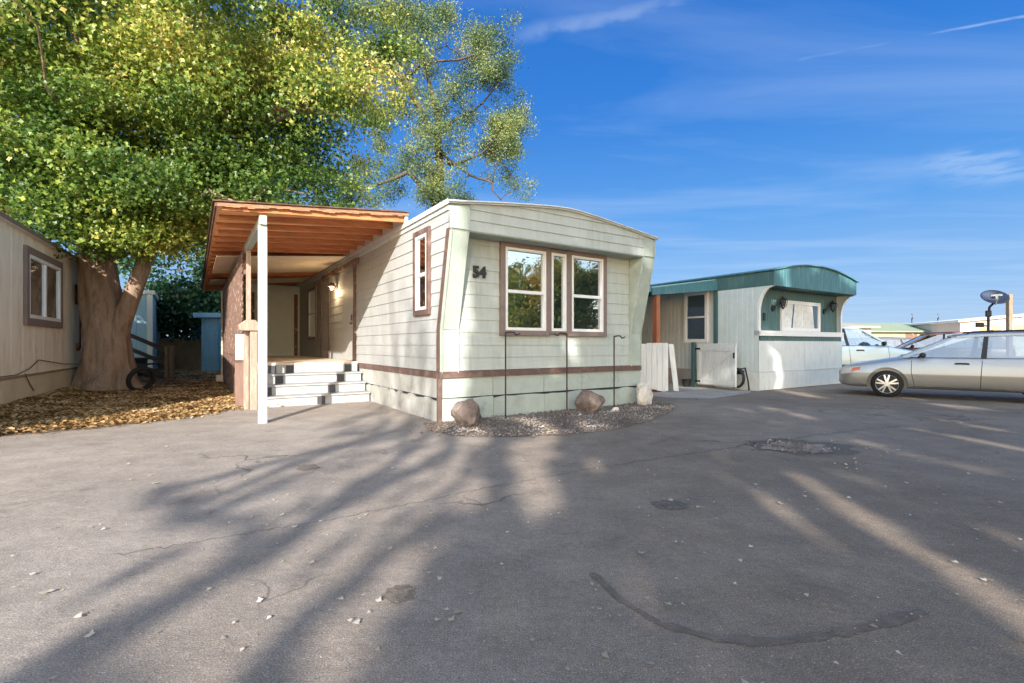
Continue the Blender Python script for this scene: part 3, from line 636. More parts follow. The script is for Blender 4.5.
TU = Plane((0, .14), (1, 0), (0, -1)); m = MB(); TU.rib(m, .03, TW - .03, 1.58, TZ, .1, .015, .03); m.build('upper_front_wall', 'teald', th, fix=False)
def tcurve(z):      # forward reach of the cheek at height z
    if z < 2.05: return 0.0
    k = (z - 2.05) / (TZ - 2.05); return TO * (1 - math.sqrt(max(0, 1 - k * k)))
for pl, side in ((TS, 0), (TR, 1)):
    m = MB(); zs = [1.58] + [2.05 + (TZ - 2.05) * i / 12 for i in range(13)]
    for a, b in zip(zs[:-1], zs[1:]):
        m.add([pl.P(-tcurve(a), a, 0), pl.P(.14, a, 0), pl.P(.14, b, 0), pl.P(-tcurve(b), b, 0)], [(0, 1, 2, 3)])
    m.build('cheek_panel', 'pale', th, fix=False)
    e = MB()
    for a, b in zip(zs[:-1], zs[1:]):
        e.add([pl.P(-tcurve(a), a, .004), pl.P(-tcurve(b), b, .004), pl.P(-tcurve(b), b, -.09), pl.P(-tcurve(a), a, -.09), pl.P(-tcurve(a) + .05, a, .004), pl.P(-tcurve(b) + .05, b, .004)], [(0, 1, 2, 3), (0, 4, 5, 1)])
    e.build('cheek_edge', 'white', th, fix=False)
m = MB(); TS.rib(m, .14, 1.2, .5, TZ, .15); m.add([TS.P(0, .5, 0), TS.P(.14, .5, 0), TS.P(.14, 1.58, 0), TS.P(0, 1.58, 0)], [(0, 1, 2, 3)]); m.build('side_wall', 'pale', th, fix=False)
m = MB(); TS.rib(m, 1.3, 16, .5, 3.0, .15); m.build('side_wall', 'greyr', th, fix=False)
m = MB(); TR.rib(m, .14, 16, .5, TZ, .15); m.build('side_wall', 'pale', th, fix=False)
m = MB(); TS.box(m, 1.2, 1.3, .5, 2.72, -.02, .05); m.build('corner_trim', 'teald', th)
m = MB(); TS.box(m, .0, 1.25, .0, .49, -.02, .01); m.build('skirting', 'palew', th)
m = MB(); TS.box(m, 1.26, 16, .0, .49, -.02, .0); m.build('skirting', 'conc', th)
m = MB(); m.box(.02, TW - .02, .16, 16, .1, TE); m.build('core_wall', 'greyr', th)
m = MB(); us = [TW * i / 20 for i in range(21)]; FP = Plane((0, -TO), (1, 0), (0, -1)); FP.rib(m, 0, TW, TZ, tarch, .15, .012, .025); m.build('front_fascia', 'tealf', th, fix=False)
m = MB(); SP_ = Plane((0, -TO), (0, 1), (-1, 0)); SP_.box(m, 0, 1.7, TZ, TE - .01, -.03, .004); SP_.box(m, 1.71, 16, TZ + .05, TE - .01, -.03, .004); m.box(TW - .03, TW + .004, -TO, 16, TZ, TE - .01); m.build('side_fascia', 'teald', th)
m = MB(); m.box(.03, TW - .03, -TO + .01, .14, TZ + .002, TZ + .03); m.build('soffit', 'teald', th)
m = MB(); us = [-.06 + (TW + .12) * i / 20 for i in range(21)]; cl = lambda u: tarch(min(max(u, 0), TW))
m.prism([(u, cl(u) + .03) for u in us] + [(u, cl(u) - .0) for u in reversed(us)], -TO - .06, 16.1, lambda x, y, z: (x, z, y)); m.build('roof', 'tealf', th)
wn = window(th, TU, 1.31, 3.33, 1.64, 2.40, ('v', .52), .05, casing='white', proud=.06, glass='glassd', curtain=['curt', 'curt'])
m = MB(); m.add([TU.P(1.80, 1.68, .026), TU.P(1.87, 1.68, .026), TU.P(1.98, 2.36, .026), TU.P(1.91, 2.36, .026)], [(0, 1, 2, 3)]); m.build('curtain_gap', 'glassd', wn, fix=False)
m = MB(); m.add([TU.P(3.08, 1.69, .026), TU.P(3.27, 1.69, .026), TU.P(3.27, 2.35, .026), TU.P(2.98, 2.35, .026)], [(0, 1, 2, 3)]); m.build('curtain_gap', 'glassd', wn, fix=False)
window(th, TS, 1.55, 2.25, 1.33, 2.7, ('h', .5), .06, casing='white', proud=.05, glass='glassd')
def lantern(u, z):
    m = MB(); P = lambda a, b, o: TU.P(a, b, o)
    m.tube([P(u - .22, z - .16, .01), P(u - .22, z - .16, .04)], .085, 12)
    m.tube([P(u - .22, z - .16, .04), P(u - .2, z - .05, .10), P(u - .12, z + .13, .14), P(u - .02, z + .17, .16), P(u, z + .10, .16)], .014, 6)
    ln = m.build('lantern', 'black', th)
    m = MB(); m.tube([P(u, z + .14, .16), P(u, z + .09, .16), P(u, z + .06, .16)], [.02, .10, .12], 6); m.tube([P(u, z - .19, .16), P(u, z - .15, .16), P(u, z - .12, .16)], [.015, .025, .075], 6)
    for i in range(6):
        a = i * math.pi / 3; m.bar(P(u + .07 * math.cos(a), z - .12, .16 + .07 * math.sin(a)), P(u + .115 * math.cos(a), z + .06, .16 + .115 * math.sin(a)), .014)
    m.build('cage', 'black', ln)
    m = MB(); m.tube([P(u, z - .11, .16), P(u, z + .05, .16)], [.055, .09], 6); m.build('lantern_glass', 'glassd', ln)
lantern(1.12, 2.36); lantern(3.92, 2.38)
m = MB(); TU.box(m, .42, .52, 1.86, 2.06, .0, .02); m.build('wall_box', 'plast', th)
# lean-to on the left of the teal home
la = thing('patio_cover', 'pale green sheet patio cover leaning on the left side of the teal home', 'patio cover', (6.44, 12.65, 0), 32.5)
m = MB(); m.hexa([(-2.65, 1.25, 2.55), (-.01, 1.25, 2.93), (-.01, 8, 2.93), (-2.65, 8, 2.55)], [(-2.65, 1.25, 2.68), (-.01, 1.25, 3.06), (-.01, 8, 3.06), (-2.65, 8, 2.68)]); m.build('roof_sheet', 'tealr', la)
m = MB(); m.hexa([(-2.67, 1.20, 2.46), (-.01, 1.20, 2.74), (-.01, 1.245, 2.74), (-2.67, 1.245, 2.46)], [(-2.67, 1.20, 2.64), (-.01, 1.20, 3.04), (-.01, 1.245, 3.04), (-2.67, 1.245, 2.64)]); m.build('fascia_board', 'tealf', la)
M['redpost'] = mat('red_cedar_post', (.36, .13, .06), .7, .12, 5, .2, 30)
m = MB(); m.box(-2.45, -2.31, 1.26, 1.4, 0, 2.5); m.build('post', 'redpost', la, .006)
m = MB(); m.box(-2.62, -.02, 7.9, 7.98, .1, 2.6); m.build('rear_wall', 'greyr', la)

# ------------------------------------------------------------ picket screen, gate, hose
fc = thing('picket_fence', 'whitewashed picket fence panel with one board leaning askew beside the gateway', 'fence', (2.1, 12.28, 0), 0)
x = 0; i = 0
while x < 1.95:
    m = MB(); w = random.uniform(.125, .15); zb = random.uniform(.03, .10); lean = 0
    if x > 1.72: lean = .13
    zt = 1.24 + random.uniform(-.015, .015)
    m.hexa([(x + lean, -.012 - lean * .2, zb), (x + w + lean, -.012 - lean * .2, zb - .02), (x + w + lean, .012 - lean * .2, zb - .02), (x + lean, .012 - lean * .2, zb)], [(x, -.012, zt), (x + w, -.012, zt), (x + w, .012, zt), (x, .012, zt)])
    m.build('picket', 'fencew', fc, .003); x += w + .005
for z in (.3, .95): m = MB(); m.box(-.1, 1.85, .014, .05, z, z + .09); m.build('rail', 'fencew', fc)
for a, b, c in ((-.1, -.01, .052), (1.72, 1.81, .052)): m = MB(); m.box(a, b, c, c + .08, 0, 1.2); m.build('post', 'fencew', fc)
g0 = Vector((5.27, 13.75)); g1 = Vector((5.84, 12.62)); gl = (g1 - g0).length
gt = thing('garden_gate', 'white board gate with a diagonal brace standing open by the teal home', 'gate', (g0.x, g0.y, 0), math.degrees(math.atan2(g1.y - g0.y, g1.x - g0.x)))
m = MB(); x = 0
while x < gl - .05: m.box(x + .004, min(x + .125, gl), -.012, .012, .09, 1.24); x += .13
m.build('boards', 'fencew', gt, .003)
m = MB(); m.box(0, gl, -.04, -.013, .12, .25); m.box(0, gl, -.04, -.013, 1.04, 1.15); m.bar((.08, -.026, .26), (gl - .1, -.026, 1.03), .09, .024, up=(0, 1, 0)); m.box(0, .1, -.04, -.013, .251, 1.039); m.box(gl - .1, gl, -.04, -.013, .251, 1.039); m.build('brace', 'fencew', gt, .003)
for z in (1.07, .16): m = MB(); m.box(-.05, .12, -.055, -.041, z, z + .05); m.build('hinge', 'black', gt)
m = MB(); m.box(gl - .06, gl - .02, -.06, -.041, .85, 1.0); m.build('latch', 'black', gt)
gp = thing('gate_post', 'short white gate post carrying the open white gate', 'post', (5.2, 13.88, 0), 32)
m = MB(); m.box(-.05, .05, -.05, .05, 0, 1.28); m.build('shaft', 'teald', gp, .004)
hs = thing('garden_hose', 'black garden hose coiled against the teal home beside the open gate', 'hose', (6.22, 12.72, 0), 32.5)
m = MB()
for k in range(4):
    m.tube([((-.12 - .035 * k + random.uniform(-.01, .01)), .25 + (.19 + .012 * k) * math.cos(a), .33 + (.24 + .01 * (k % 2)) * math.sin(a)) for a in [2 * math.pi * i / 22 for i in range(23)]], .024, 7)
m.tube([(-.1, .25, .55), (-.18, .0, .6), (-.22, -.1, .3), (-.2, -.12, .03)], .02, 7); m.build('coil', 'plast', hs, smooth=True)
m = MB(); m.box(-.1, .02, .15, .35, .42, .52); m.build('hanger', 'plast', hs)
br = thing('black_bucket', 'small black pot on the slab behind the white picket fence gateway', 'pot', (5.0, 13.9, 0), 0)
m = MB(); m.tube([(0, 0, .01), (0, 0, .22)], [.10, .13], 12); m.build('pot_body', 'plast', br)

# ------------------------------------------------------------ rocks, hooks, gravel
from mathutils import noise as noise_
def rock(name, label, x, y, sx, sy, sz, m, seed, point=0, group=None):
    bm = bmesh.new(); bmesh.ops.create_icosphere(bm, subdivisions=4, radius=1); rnd = random.Random(seed)
    planes = [(Vector((rnd.gauss(0, 1), rnd.gauss(0, 1), rnd.gauss(.2, .8))).normalized(), rnd.uniform(.5, .8)) for _ in range(13)]
    for v in bm.verts:
        for n_, d_ in planes:
            q = v.co.dot(n_)
            if q > d_: v.co -= n_ * (q - d_) * .93
        v.co += v.co.normalized() * (.07 * noise_.noise(v.co * 2.3 + Vector((seed, 0, 0))) + .05 * noise_.noise(v.co * 6.1))
        if point and v.co.z > 0: v.co.x *= 1 - point * v.co.z; v.co.y *= 1 - point * v.co.z
        v.co = Vector((v.co.x * sx, v.co.y * sy, v.co.z * sz))
    zmin = min(v.co.z for v in bm.verts)
    for v in bm.verts: v.co.z -= zmin * .78
    me = bpy.data.meshes.new(name); bm.to_mesh(me); bm.free(); o = link(name, me, m); o.location = (x, y, 0); return tag(o, label, 'rock', group)
r1 = rock('boulder', 'brown pointed boulder on the gravel at the left corner of the mint home', -.66, 7.28, .27, .21, .24, 'rock', 3, .3)
r2 = rock('boulder', 'brown peaked boulder on the gravel between the middle and right hooks', 1.40, 8.70, .32, .24, .28, 'rock', 8, .5)
r3 = rock('boulder', 'upright white and tan rock at the right end of the gravel bed', 2.66, 9.72, .23, .16, .31, 'rockw', 5)
r4 = rock('stone', 'small pale round stone on the gravel below the right hook', 1.86, 8.72, .085, .075, .07, 'rockw', 9)
def hook(x, y, h, dirx, label):
    t = thing('garden_hook', label, 'plant hook', (x, y, 0), 33.3, 'thin metal hooks along the front of the mint home')
    m = MB(); m.tube([(0, 0, 0), (0, 0, h)], .013, 8); m.build('pole', 'hookm', t, smooth=False)
    m = MB(); m.tube([(0, 0, h), (dirx * .10, 0, h + .012), (dirx * .17, 0, h + .008), (dirx * .20, 0, h - .03), (dirx * .26, 0, h - .02), (dirx * .29, 0, h)], [.013, .013, .012, .012, .011, .008], 8); m.build('hook_arm', 'hookm', t, smooth=True)
M['hookm'] = mat('rusty_dark_iron', (.05, .028, .024), .6, .2, 20)
hook(-.105, 7.93, 1.40, 1, 'leftmost thin metal hook, standing below the left front window')
hook(.985, 8.70, 1.40, -1, 'middle thin metal hook, its arm bent to the left, beside a peaked boulder')
hook(1.92, 9.12, 1.36, 1, 'rightmost thin metal hook, standing near the upright white rock')
def pip(x, y, poly):
    c = False; j = len(poly) - 1
    for i in range(len(poly)):
        if (poly[i][1] > y) != (poly[j][1] > y) and x < (poly[j][0] - poly[i][0]) * (y - poly[i][1]) / (poly[j][1] - poly[i][1]) + poly[i][0]: c = not c
        j = i
    return c
pts = []
while len(pts) < 5200:
    x, y = random.uniform(-1.7, 3.6), random.uniform(6.1, 10.6)
    ok = pip(x, y, bed)
    if not ok and random.random() < .03 and min((x - a) ** 2 + (y - b) ** 2 for a, b in bed) < .16: ok = True
    if ok: pts.append((x, y, random.uniform(.004, .022)))
OCT = np.array([(0, 0, -.3), (.5, .0, .0), (.0, .5, .1), (0, 0, .35), (-.5, 0, .05), (.0, -.5, 0)])
P_ = np.array(pts); n = len(P_); sz = RNG.uniform(.012, .045, n) * np.where(RNG.uniform(size=n) < .06, 1.8, 1)
ang = RNG.uniform(0, 6.28, n); T_ = np.array([(.5, 0, 0), (0, .45, 0), (-.5, 0, 0), (0, -.42, 0), (.06, .05, .42), (-.05, 0, -.3)])
V = T_[None] * sz[:, None, None] * RNG.uniform(.7, 1.3, (n, 6, 1)); ca, sa = np.cos(ang)[:, None], np.sin(ang)[:, None]
V = np.stack([V[..., 0] * ca - V[..., 1] * sa, V[..., 0] * sa + V[..., 1] * ca, V[..., 2]], -1) + P_[:, None]
base = (np.arange(n) * 6)[:, None]; F = np.concatenate([base + np.array(f) for f in ((0, 1, 4), (1, 2, 4), (2, 3, 4), (3, 0, 4))], 1).reshape(-1, 3)
me = bpy.data.meshes.new('gravel_stones'); me.from_pydata(V.reshape(-1, 3).tolist(), [], F.tolist()); me.update()
tag(link('gravel_stones', me, 'stones'), 'grey and tan gravel spread along the front of the mint home', 'gravel', kind='stuff')

def stones(name, P_, lo, hi, label, mname='stones'):
    P_ = np.array(P_); n = len(P_); sz = RNG.uniform(lo, hi, n); ang = RNG.uniform(0, 6.28, n)
    V = T_[None] * sz[:, None, None] * RNG.uniform(.7, 1.3, (n, 6, 1)); ca, sa = np.cos(ang)[:, None], np.sin(ang)[:, None]
    V = np.stack([V[..., 0] * ca - V[..., 1] * sa, V[..., 0] * sa + V[..., 1] * ca, V[..., 2]], -1) + P_[:, None]
    base = (np.arange(n) * 6)[:, None]; F = np.concatenate([base + np.array(f) for f in ((0, 1, 4), (1, 2, 4), (2, 3, 4), (3, 0, 4))], 1).reshape(-1, 3)
    me = bpy.data.meshes.new(name); me.from_pydata(V.reshape(-1, 3).tolist(), [], F.tolist()); me.update()
    tag(link(name, me, mname), label, 'rubble', kind='stuff')
stones('pothole_rubble', [(3.3 + random.gauss(0, .2), 5.68 + random.gauss(0, .14), .012) for _ in range(230)] + [(random.gauss(3.3, .6), random.gauss(5.6, .5), .006) for _ in range(60)], .012, .04, 'pale broken rubble lying in the worn pothole of the asphalt', 'stones')
stones('asphalt_grit', [((lambda d: (random.uniform(-1.1, 1.1) * d, d, .004))(random.uniform(1.6, 7))) for _ in range(900)], .004, .011, 'fine loose grit scattered over the asphalt')

# ============================================================ LEFT: CREAM TRAILER
ct = thing('mobile_home', 'cream metal sided mobile home with a brown framed sliding window at the left edge', 'mobile home', (-6.75, 5.0, 0), 30.75)
CS = Plane((0, 0), (0, 1), (1, 0)); CL = 13
m = MB(); CS.rib(m, 0, CL, .62, 3.34, .6, .007, .02); m.build('side_wall', 'cream', ct, fix=False)
m = MB(); m.box(-4.2, -.02, 0.01, CL, .1, 3.36); m.build('core_wall', 'cream', ct)
m = MB(); t = 0
while t < CL: CS.box(m, t + .004, min(t + 1.2, CL), 0, .60, -.02, .012 + random.uniform(0, .006)); t += 1.2
m.build('skirting', 'creamd', ct)
M['creamt'] = mat('brown_cream_trim', (.26, .19, .13), .8, .2, 5)
m = MB(); CS.box(m, 0, CL, .595, .64, -.02, .03); m.build('belt_trim', 'creamt', ct)
m = MB(); m.prism([(-4.3, 3.32), (.10, 3.32), (.10, 3.38), (-2.1, 3.66), (-4.3, 3.40)], -.1, CL + .1, lambda x, y, z: (x, z, y)); rr = m.build('roof', 'roofw', ct)
m = MB(); m.box(.10, .115, -.1, CL + .1, 3.32, 3.39); m.build('gutter', 'casing', rr)
window(ct, CS, 4.95, 7.05, 1.72, 2.95, ('v', .5), .14, casing='casing', proud=.06, fw=.07, glass='glass')
m = MB(); CS.box(m, 8.55, 8.85, 2.25, 2.75, 0, .16); m.tube([CS.P(8.7, 2.75, .06), CS.P(8.7, 3.3, .06)], .025, 6); mt_ = m.build('meter_box', 'roofdk', ct, .01)
m = MB(); m.tube([CS.P(8.7, 2.5, .16), CS.P(8.7, 2.5, .24)], .09, 12); m.build('dial', 'glassd', mt_)
m = MB(); m.tube([CS.P(8.9, 2.2, .03), CS.P(8.9, 1.1, .03)], .02, 6); CS.box(m, 8.6, 8.72, 1.05, 1.25, 0, .06); m.build('conduit', 'roofdk', ct)
m = MB()
for a, z0_, b, z1_ in ((1.5, .75, 4.4, .66), (4.4, .66, 5.6, .9), (5.6, .9, 9.0, .7), (4.8, .66, 5.3, .3)): m.tube([CS.P(a, z0_, .03), CS.P((a + b) / 2, (z0_ + z1_) / 2 - .04, .04), CS.P(b, z1_, .03)], .009, 5)
m.build('dry_vine', 'roofdk', ct)
# light blue trailer, stair, block wall, shed
bt = thing('mobile_home', 'light blue mobile home partly hidden behind the big maple trunk', 'mobile home', (-14.25, 19.2, 0), 34)
bp = Plane((-5, 0), (1, 0), (0, -1)); m = MB(); bp.rib(m, 0, 5, .3, 3.2, .3, .012, .03); m.build('wall', 'lblue', bt, fix=False)
m = MB(); m.box(-4.99, -.0, .02, 9, 0, 3.2); m.build('core_wall', 'lblue', bt)
m = MB(); bp.box(m, 3.2, 3.32, 0, 3.1, 0, .05); bp.box(m, 3.9, 4.0, 0, 3.1, 0, .05); bp.box(m, 4.85, 5.02, 0, 3.2, 0, .05); m.build('trim', 'white', bt)
m = MB(); m.box(-5.1, .1, -.1, 9, 3.2, 3.35); m.build('roof', 'roofw', bt)
sw = thing('wooden_stair', 'dark weathered wooden stair with sloping handrails beside the light blue home', 'stair', (-12.6, 17.2, 0), 0)
for k in range(4):
    m = MB(); m.box(-.9 + .34 * k - .1, -.9 + .34 * k + .26, -.3, .7, .72 - .18 * k - .05, .72 - .18 * k); m.build('tread', 'stairw', sw)
m = MB(); m.hexa([(-1.0, -.32, .40), (.6, -.32, -.0), (.6, -.28, -.0), (-1.0, -.28, .40)], [(-1.0, -.32, .75), (.6, -.32, .2), (.6, -.28, .2), (-1.0, -.28, .75)]); m.build('stringer', 'stairw', sw)
for z in (1.62, 1.15):
    m = MB(); m.bar((-1.1, -.35, z + .1), (.62, -.35, z - .62), .05, .13); m.build('handrail', 'stairw', sw)
for x in (-1.1, .62, .8):
    m = MB(); m.box(x - .05, x + .05, -.42, -.32, 0, 1.75 if x < 0 else 1.2); m.build('post', 'stairw' if x < 0 else 'pole', sw)
m = MB(); m.box(-1.8, -.85, -.3, .7, .0, .74); m.build('landing', 'stairw', sw)
bw = MB(); bw.box(-24, -10.9, 24, 24.25, 0, 1.45); bw.box(-24.02, -10.88, 23.97, 24.28, 1.452, 1.53)
tag(bw.build('block_wall', 'block'), 'low tan block wall between the stair and the blue shed', 'wall')
tp = MB(); tp.tube([(-15.9, 24.75, .0), (-15.9, 24.75, .9), (-15.9, 24.75, 1.85), (-15.9, 24.75, 2.3), (-15.9, 24.75, 2.5), (-15.9, 24.75, 2.6)], [.36, .42, .43, .38, .24, .03], 16)
tag(tp.build('blue_tarp', 'blued', smooth=True), 'rounded blue tarp covered heap poking above the block wall left of the shed', 'tarp')
bs = thing('garden_shed', 'blue painted wooden shed with a darker blue door behind the porch', 'shed', (-13.8, 21.6, 0), 2)
m = MB(); BP = Plane((0, 0), (1, 0), (0, -1)); BP.lap(m, 0, 2.6, .05, 2.4, .18); m.box(.02, 2.6, .02, 2.4, .02, 2.4); m.build('wall', 'blue', bs)
m = MB(); BP.box(m, .72, 2.0, .15, 2.2, .018, .05); dd = m.build('door', 'blued', bs, .004)
m = MB(); BP.box(m, .85, .9, 1.15, 1.3, .05, .08); m.build('handle', 'chrome', dd)
m = MB(); m.box(-.25, 2.8, -.25, 2.5, 2.41, 2.62); m.build('roof', 'blue', bs, .01)
m = MB(); BP.box(m, .0, .1, .05, 2.4, .018, .045); BP.box(m, .6, .70, .05, 2.4, .018, .045); m.build('corner_trim', 'blue', bs)

# ============================================================ VEHICLES
from mathutils.bvhtree import BVHTree
def paint(name, c, c2, split, rough=.35, metal=.25):
    m = mat(name, c, rough, .03, 2, metal=metal, spec=.5, coat=.35)
    if c2:
        n = m.node_tree.nodes; l = m.node_tree.links; p = n['Principled BSDF']; old = p.inputs['Base Color'].links[0].from_socket
        t = n.new('ShaderNodeTexCoord'); s_ = n.new('ShaderNodeSeparateXYZ'); l.new(t.outputs['Object'], s_.inputs[0])
        k = n.new('ShaderNodeMapRange'); k.inputs[1].default_value = split - .012; k.inputs[2].default_value = split + .012; l.new(s_.outputs[2], k.inputs[0])
        x = n.new('ShaderNodeMixRGB'); x.inputs[1].default_value = (*c2, 1); l.new(k.outputs[0], x.inputs[0]); l.new(old, x.inputs[2]); l.new(x.outputs[0], p.inputs['Base Color'])
    return m
def make_car(name, label, cat, loc, rz, pm, scale=(1, 1, 1), rack=True, interior='greyr', group=None, coupe=0):
    car = thing(name, label, cat, loc, rz, group); car.scale = scale
    ST = [(2.36, .50, .34, .54, 0), (2.33, .68, .25, .62, .015), (2.20, .79, .21, .685, .03), (1.95, .835, .20, .745, .04), (1.42, .85, .20, .83, .045), (1.03, .855, .20, .905, .05), (.5, .86, .20, .92, .02), (-.6, .86, .20, .935, .02), (-1.5, .855, .20, .945, .02), (-2.0, .835, .22, .945, .02), (-2.28, .79, .27, .93, .01), (-2.36, .66, .36, .85, 0)]
    bm = bmesh.new(); rings = []
    for x, w, zb, zt, c in ST:
        h = zt - zb; half = [(.0, zb), (w * .55, zb), (w * .93, zb + .02), (w * .99, zb + .14 * h), (w * 1.0, zb + .45 * h), (w * .985, zb + .78 * h), (w * .935, zt - .02), (w * .88, zt + .004), (w * .5, zt + c * .8), (0, zt + c)]
        ring = half + [(-y, z) for y, z in reversed(half[1:-1])]
        rings.append([bm.verts.new((x, y, z)) for y, z in ring])
    k = len(rings[0])
    for a, b in zip(rings[:-1], rings[1:]):
        for j in range(k): bm.faces.new((a[j], a[(j + 1) % k], b[(j + 1) % k], b[j]))
    bm.faces.new(rings[0][::-1]); bm.faces.new(rings[-1]); bmesh.ops.recalc_face_normals(bm, faces=bm.faces)
    me = bpy.data.meshes.new('body'); bm.to_mesh(me); bm.free()
    body = link('body', me, None); sub = body.modifiers.new('s', 'SUBSURF'); sub.levels = sub.render_levels = 2
    cut = []
    for wx in (1.42, -1.23):
        for sy in (1, -1):
            m = MB(); m.tube([(wx, sy * .62, .31), (wx, sy * 1.2, .31)], .375, 36); c_ = link('cutter', m.mesh()); cut.append(c_)
            b2 = bmesh.new(); b2.from_mesh(c_.data); bmesh.ops.recalc_face_normals(b2, faces=b2.faces); b2.to_mesh(c_.data); b2.free()
    boolean_cut(body, cut); body.data.materials.clear(); body.data.materials.append(pm); body.parent = car
    for p in body.data.polygons: p.use_smooth = True
    es = body.modifiers.new('e', 'EDGE_SPLIT'); es.split_angle = R(40)
    bvh = BVHTree.FromPolygons([v.co.copy() for v in body.data.vertices], [tuple(p.vertices) for p in body.data.polygons])
    def on(x, z, off=.004, sy=1):
        h = bvh.ray_cast(Vector((x, 3 * sy, z)), Vector((0, -sy, 0))); return (h[0] + h[1] * off) if h[0] else Vector((x, .86 * sy, z))
    def front(y, z, off=.004):
        h = bvh.ray_cast(Vector((4, y, z)), Vector((-1, 0, 0))); return (h[0] + h[1] * off) if h[0] else Vector((2.35, y, z))
    def line(mb, pts, w=.008, sy=1):
        q = []
        for (x0, z0), (x1, z1) in zip(pts[:-1], pts[1:]):
            for i in range(6): q.append(on(x0 + (x1 - x0) * i / 6, z0 + (z1 - z0) * i / 6, .0, sy))
        q.append(on(*pts[-1], 0, sy)); mb.tube(q, w / 2, 5)
    def patch(name, poly, m, off=.006, sy=1, n=6, fn=None):
        fn = fn or (lambda a, b, o: on(a, b, o, sy)); bm = MB(); vs = []   # poly: four corners
        for i in range(n + 1):
            for j in range(n + 1):
                u, v = i / n, j / n; a = [(1 - u) * (1 - v) * poly[0][q] + u * (1 - v) * poly[1][q] + u * v * poly[2][q] + (1 - u) * v * poly[3][q] for q in (0, 1)]; vs.append(tuple(fn(a[0], a[1], off)))
        bm.add(vs, [(i * (n + 1) + j, (i + 1) * (n + 1) + j, (i + 1) * (n + 1) + j + 1, i * (n + 1) + j + 1) for i in range(n) for j in range(n)])
        return bm.build(name, m, car, smooth=True)
    # greenhouse
    ZB, ZR = .925, 1.40
    def SW(x, z, o=0): k = (z - ZB) / (ZR - ZB); t = max(0, x - .2) * .07; return .80 + o - k * .165 - t * (1 - k * .3)
    roofz = lambda x: 1.395 + .035 * (1 - ((x + .85) / 1.1) ** 2)
    top = [(.22, roofz(.22) - .02), (-.2, roofz(-.2)), (-.8, roofz(-.8)), (-1.4, roofz(-1.4)), (-1.98 + coupe, roofz(-1.98) - .01)]
    base = [(1.08, ZB - .01), (-2.3, ZB)]
    g = MB()
    def quad(a, b, c, d, s): g.add([(p[0], s * SW(p[0], p[1]), p[1]) for p in (a, b, c, d)], [(0, 1, 2, 3)])
    for s in (1, -1):
        T = top; B = [(1.08, ZB), (-.2, ZB), (-.8, ZB), (-1.4, ZB), (-2.3, ZB)]
        for i in range(4): quad(B[i], B[i + 1], T[i + 1], T[i], s)
    def cross(a, b):
        k = 6; vs = [(a[0] + (.05 * (1 - (2 * i / k - 1) ** 2)), SW(*a) * (1 - 2 * i / k), a[1]) for i in range(k + 1)] + [(b[0] + .05 * (1 - (2 * i / k - 1) ** 2), SW(*b) * (1 - 2 * i / k), b[1]) for i in range(k + 1)]
        g.add(vs, [(i, i + 1, i + k + 2, i + k + 1) for i in range(k)])
    cross((1.08, ZB), top[0]); cross((-2.3, ZB), top[-1]); g.build('windows', 'carglass', car, fix=False)
    r = MB(); xs = [.27, .0, -.4, -.8, -1.3, -1.7, -2.02 + coupe]; k = 8; vs = []
    for x in xs:
        z = roofz(x) - (.025 if x in (xs[0],) else 0)
        for i in range(k + 1): q = 2 * i / k - 1; vs.append((x + .04 * (1 - q * q), q * (SW(x, z) + .012), z + .012 + .04 * (1 - q ** 4)))
    r.add(vs, [(a * (k + 1) + i, a * (k + 1) + i + 1, (a + 1) * (k + 1) + i + 1, (a + 1) * (k + 1) + i) for a in range(len(xs) - 1) for i in range(k)])
    ro = r.build('roof', pm, car, smooth=True); sol = ro.modifiers.new('s', 'SOLIDIFY'); sol.thickness = .03; sol.offset = -1
    def pillar(a, b, w0, w1, m, nm, o=.008):
        for s in (1, -1):
            p = MB(); pts_ = [(a[0] - w0 / 2, a[1]), (a[0] + w0 / 2, a[1]), (b[0] + w1 / 2, b[1]), (b[0] - w1 / 2, b[1])]
            p.add([(x, s * SW(x, z, o), z) for x, z in pts_] + [(x, s * SW(x, z, -.03), z) for x, z in pts_], [(0, 1, 2, 3), (7, 6, 5, 4), (0, 4, 5, 1), (1, 5, 6, 2), (2, 6, 7, 3), (3, 7, 4, 0)]); p.build(nm, m, car)
    pillar((1.10, ZB - .01), (.24, roofz(.24) - .02), .12, .07, pm, 'pillar'); pillar((-.19, ZB), (-.25, roofz(-.2)), .09, .07, 'plast', 'pillar'); pillar((-1.17, ZB), (-1.22, roofz(-1.2)), .09, .07, 'plast', 'pillar')
    pillar((-2.2, ZB), (-1.95 + coupe, roofz(-1.98) - .01), .22, .14, pm, 'pillar')
    for s in (1, -1):
        p = MB(); tp_ = [(x, z) for x, z in top]
        for (x0, z0), (x1, z1) in zip(tp_[:-1], tp_[1:]):
            p.add([(x0, s * SW(x0, z0 - .035, .01), z0 - .035), (x1, s * SW(x1, z1 - .035, .01), z1 - .035), (x1, s * SW(x1, z1, .014), z1 + .014), (x0, s * SW(x0, z0, .014), z0 + .014)], [(0, 1, 2, 3)])
        p.build('roof_rail', pm, car, fix=False)
        p = MB(); p.tube([on(1.0, .90, -.004, s) , on(.3, .915, -.004, s), on(-1.0, .92, -.004, s), on(-2.1, .925, -.004, s)], .013, 6); p.build('belt_trim', 'plast', car)
